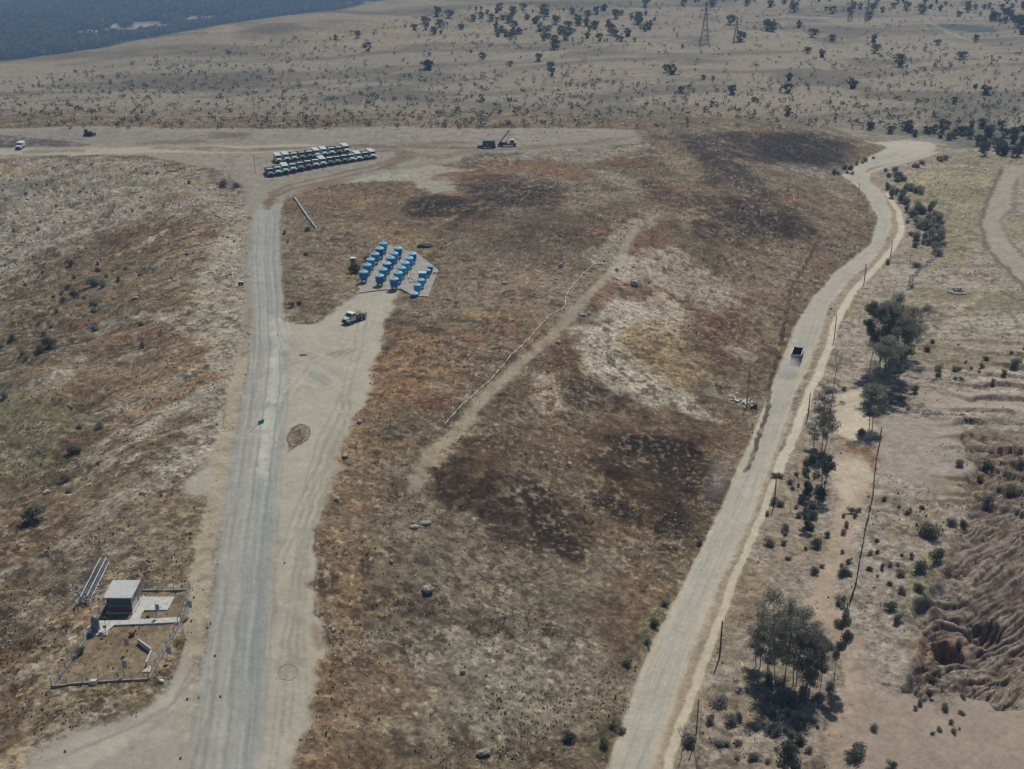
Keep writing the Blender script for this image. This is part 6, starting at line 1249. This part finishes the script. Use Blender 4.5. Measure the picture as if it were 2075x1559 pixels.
# rings of stones
def ring(px, py, rx, ry, n_, lab, mark=None, m='greystone', rr=(.12,.24)):
    c = at(px, py); b = MB(); rg = random.Random(px)
    for k in range(n_):
        t = 2*math.pi*k/n_; r_ = rg.uniform(*rr); x_, y_ = rx*math.cos(t)+rg.uniform(-.1,.1), ry*math.sin(t)+rg.uniform(-.1,.1); b.rock((x_, y_, gz(c.x+x_, c.y+y_)-c.z+.03), (r_, r_, r_*.8), rg.randint(0, 9999))
    o = b.build('stone_ring', m, None, loc=c); tag(o, lab, 'stone ring')
    if mark:
        s_ = MB().tube((0,0,-.2), (.05,0,mark), .05, .04).build('marker_stake', 'wood', None, loc=c+Vector((.2,.3,0))); tag(s_, 'thin stake standing inside the %s' % ('oval stone ring of the gravel yard' if px == 605 else 'small round stone ring' if px == 584 else 'faint ring right of the tanks'), 'stake')
ring(605, 882, 2.0, 4.3, 60, 'oval ring of stones round a bare island in the gravel yard', 1.6); ring(584, 1362, 1.25, 1.6, 30, 'small round ring of stones on the verge low in the gravel yard', None, 'stone', (.05,.12)); ring(905, 612, 1.3, 1.6, 22, 'faint ring of dark stones right of the tanks', 1.5)
# boulders
BO = [(867,1199,.85,.6,.62,'biggest pale boulder, alone on the burnt hill'),(979,1529,.95,.4,.4,'elongated pale boulder near the bottom edge of the hill'),(1285,578,.95,.8,.8,'round white boulder on the bare patch of the hill'),
 (1250,549,.5,.45,.5,'small round pale boulder above the white one'),(1137,541,.7,.6,.6,'grey boulder left of the pipe on the ridge'),(1022,577,.7,.55,.5,'pale boulder on the brown slope right of the tanks'),
 (938,1364,.4,.35,.35,'small white boulder in the grey middle of the lower hill'),(1154,945,.5,.45,.45,'small tan boulder above the burnt ring'),(1194,637,.4,.3,.3,'small pale boulder beside the dark slab on the ridge'),(700,926,.6,.5,.4,'whitish boulder at the edge of the gravel yard, lower one'),
 (728,857,.45,.4,.4,'whitish boulder at the edge of the gravel yard, upper one'),(793,1140,.3,.3,.3,'tiny white boulder on the burnt hill above the biggest one'),(676,1279,.3,.25,.25,'tiny white boulder in the orange grass by the gravel yard'),(942,745,.4,.35,.35,'small pale boulder left of the pipe, low on the ridge'),
 (1131,696,.5,.45,.4,'pale boulder on the scrub just right of the pipe'),(862,1062,.9,.45,.3,'tan flat rock outcrop, larger of two below the end of the track'),(840,1070,.7,.4,.3,'tan flat rock outcrop, smaller of two below the end of the track'),(274,605,.8,.3,.3,'white slab-like rock on the upper left slope'),(230,606,.5,.35,.3,'white block on the left slope below the dark bushes'),
 (144,827,.55,.3,.3,'white block at the right end of the olive grass'),(95,1000,.6,.4,.35,'white rock low on the left slope'),(290,1001,.7,.4,.35,'white rock beside the pale footpath, lower left slope'),(196,841,.6,.25,.2,'flat white rock right of the olive grass'),(683,1014,.45,.4,.35,'hollow dark-and-white stone at the yard edge'),(1640,1345,.3,.3,.25,'small white stone on the verge near the thick pole')]
for i, (x, y, a, b_, c, lab) in enumerate(BO):
    o = MB().rock((0,0,c*.35), (a*1.15, b_*1.3, c*1.35), 100+i).build('boulder', 'stone'); o.location = at(x, y); o.rotation_euler = (0, 0, (i*1.7) % 3 if a < .8 else .3); tag(o, lab, 'boulder')
o = MB().box((0,0,.3), (1.3,.7,.5), tilt=.5, bev=.05).build('dark_slab', 'bluegrey'); o.location = at(1180,640); tag(o, 'tilted dark slab lying right of the track on the ridge', 'slab')
o = MB().box((0,0,.2), (2.6,.35,.3)).build('white_beam', 'plastic'); o.location = at(1214,536); tag(o, 'short white beam lying beside the top of the long pipe', 'beam')
rt = MB(); rg = random.Random(4)
for k in range(60): x_, y_ = rg.gauss(0, 1.9), rg.gauss(0, 1.3); rt.box((x_, y_-x_*.35, .15+rg.random()*.25), (rg.uniform(.2,.7), rg.uniform(.15,.5), rg.uniform(.05,.2)), rz=rg.uniform(0,3), tilt=rg.uniform(-.5,.5))
o = rt.build('rubbish_heap', 'plastic'); o.location = at(1500,814); tag(o, 'heap of white rubbish and slabs beside the left side of the dirt road', 'rubbish heap')
o = MB().box((0,0,.45), (1.3,.9,.8), bev=.1).build('dark_bin', 'chassis'); o.location = at(1528,826); tag(o, 'dark bin at the right end of the white rubbish heap', 'bin')
rt = empty('stone_ruin', at(1942,592)); b = MB(); rg = random.Random(9)
for k in range(110): t = rg.uniform(0, 6.28); q = rg.uniform(.3, 1)**.5*2.6; r_ = rg.uniform(.18,.4); b.rock((q*math.cos(t)*1.2, q*math.sin(t)*.8-.6, .1), (r_, r_, r_*.9), k)
b.build('stones', 'stone', rt); b = MB(); b.box((0, 1.2, .8), (2.6, .9, .25), bev=.05); b.box((-1.1, 1.2, .35), (.3, .8, .8)); b.box((1.1, 1.2, .35), (.3, .8, .8)); b.build('stone_table', 'stone', rt); tag(rt, 'low stone structure ringed with pale stones in the field at the right', 'ruin')
rt = empty('oil_drum', at(491,578)); b = MB(); b.lathe([(.3,0),(.32,.03),(.32,.85),(.3,.9)], (0,0,0), 14); b.lathe([(.3,0),(.32,.03),(.32,.85),(.3,.9)], (-.75,.1,0), 14); b.build('drum', 'chassis', rt); b = MB(); b.box((-.3,0,.95), (1.3,.5,.1)); b.build('board', 'white', rt); tag(rt, 'dark drums with a white board on top at the left edge of the paved road', 'drums')
o = MB().lathe([(.85,0),(.9,.03),(.8,.06)], n=20).build('manhole_cover', 'chassis'); o.location = at(614,720)+Vector((0,0,.02)); o.scale = (1, .7, 1); tag(o, 'dark oval cover lying flat in the gravel yard', 'cover')
for i, (x, y, lab) in enumerate([(447,1413,'dark scrap of rubber low on the paved road'),(380,1418,'small dark stone on the left verge, lowest one'),(366,1538,'small dark stone at the bottom edge left of the paved road'),(388,1260,'small dark stone on the left verge beside the plot'),(393,1212,'small dark stone on the left verge above the plot'),(436,1330,'small dark scrap near the left edge of the paved road'),(132,1524,'small dark stone in the grey gravel at the bottom left'),(577,1142,'small dark clod in the gravel strip right of the paved road'),(563,680,'small dark object beside the junction of road and yard')]):
    o = MB().rock((0,0,.12), (.17,.13,.12), 300+i).build('dark_stone', 'chassis'); o.location = at(x, y); tag(o, lab, 'stone')
# ------------------------------------------------------------------ air
b = MB(); b.box((0, 5200, -155), (19000, 11600, 505)); hz = volmat('air_haze', (.42,.66,1.0), 0.00016)
o = b.build('haze', hz); tag(o, 'thin blue haze filling the air over the land', 'haze', kind='stuff')
# prototypes that were never placed
for k, (o, used) in protos.items():
    if not used:
        for ch in list(o.children): bpy.data.objects.remove(ch)
        bpy.data.objects.remove(o)
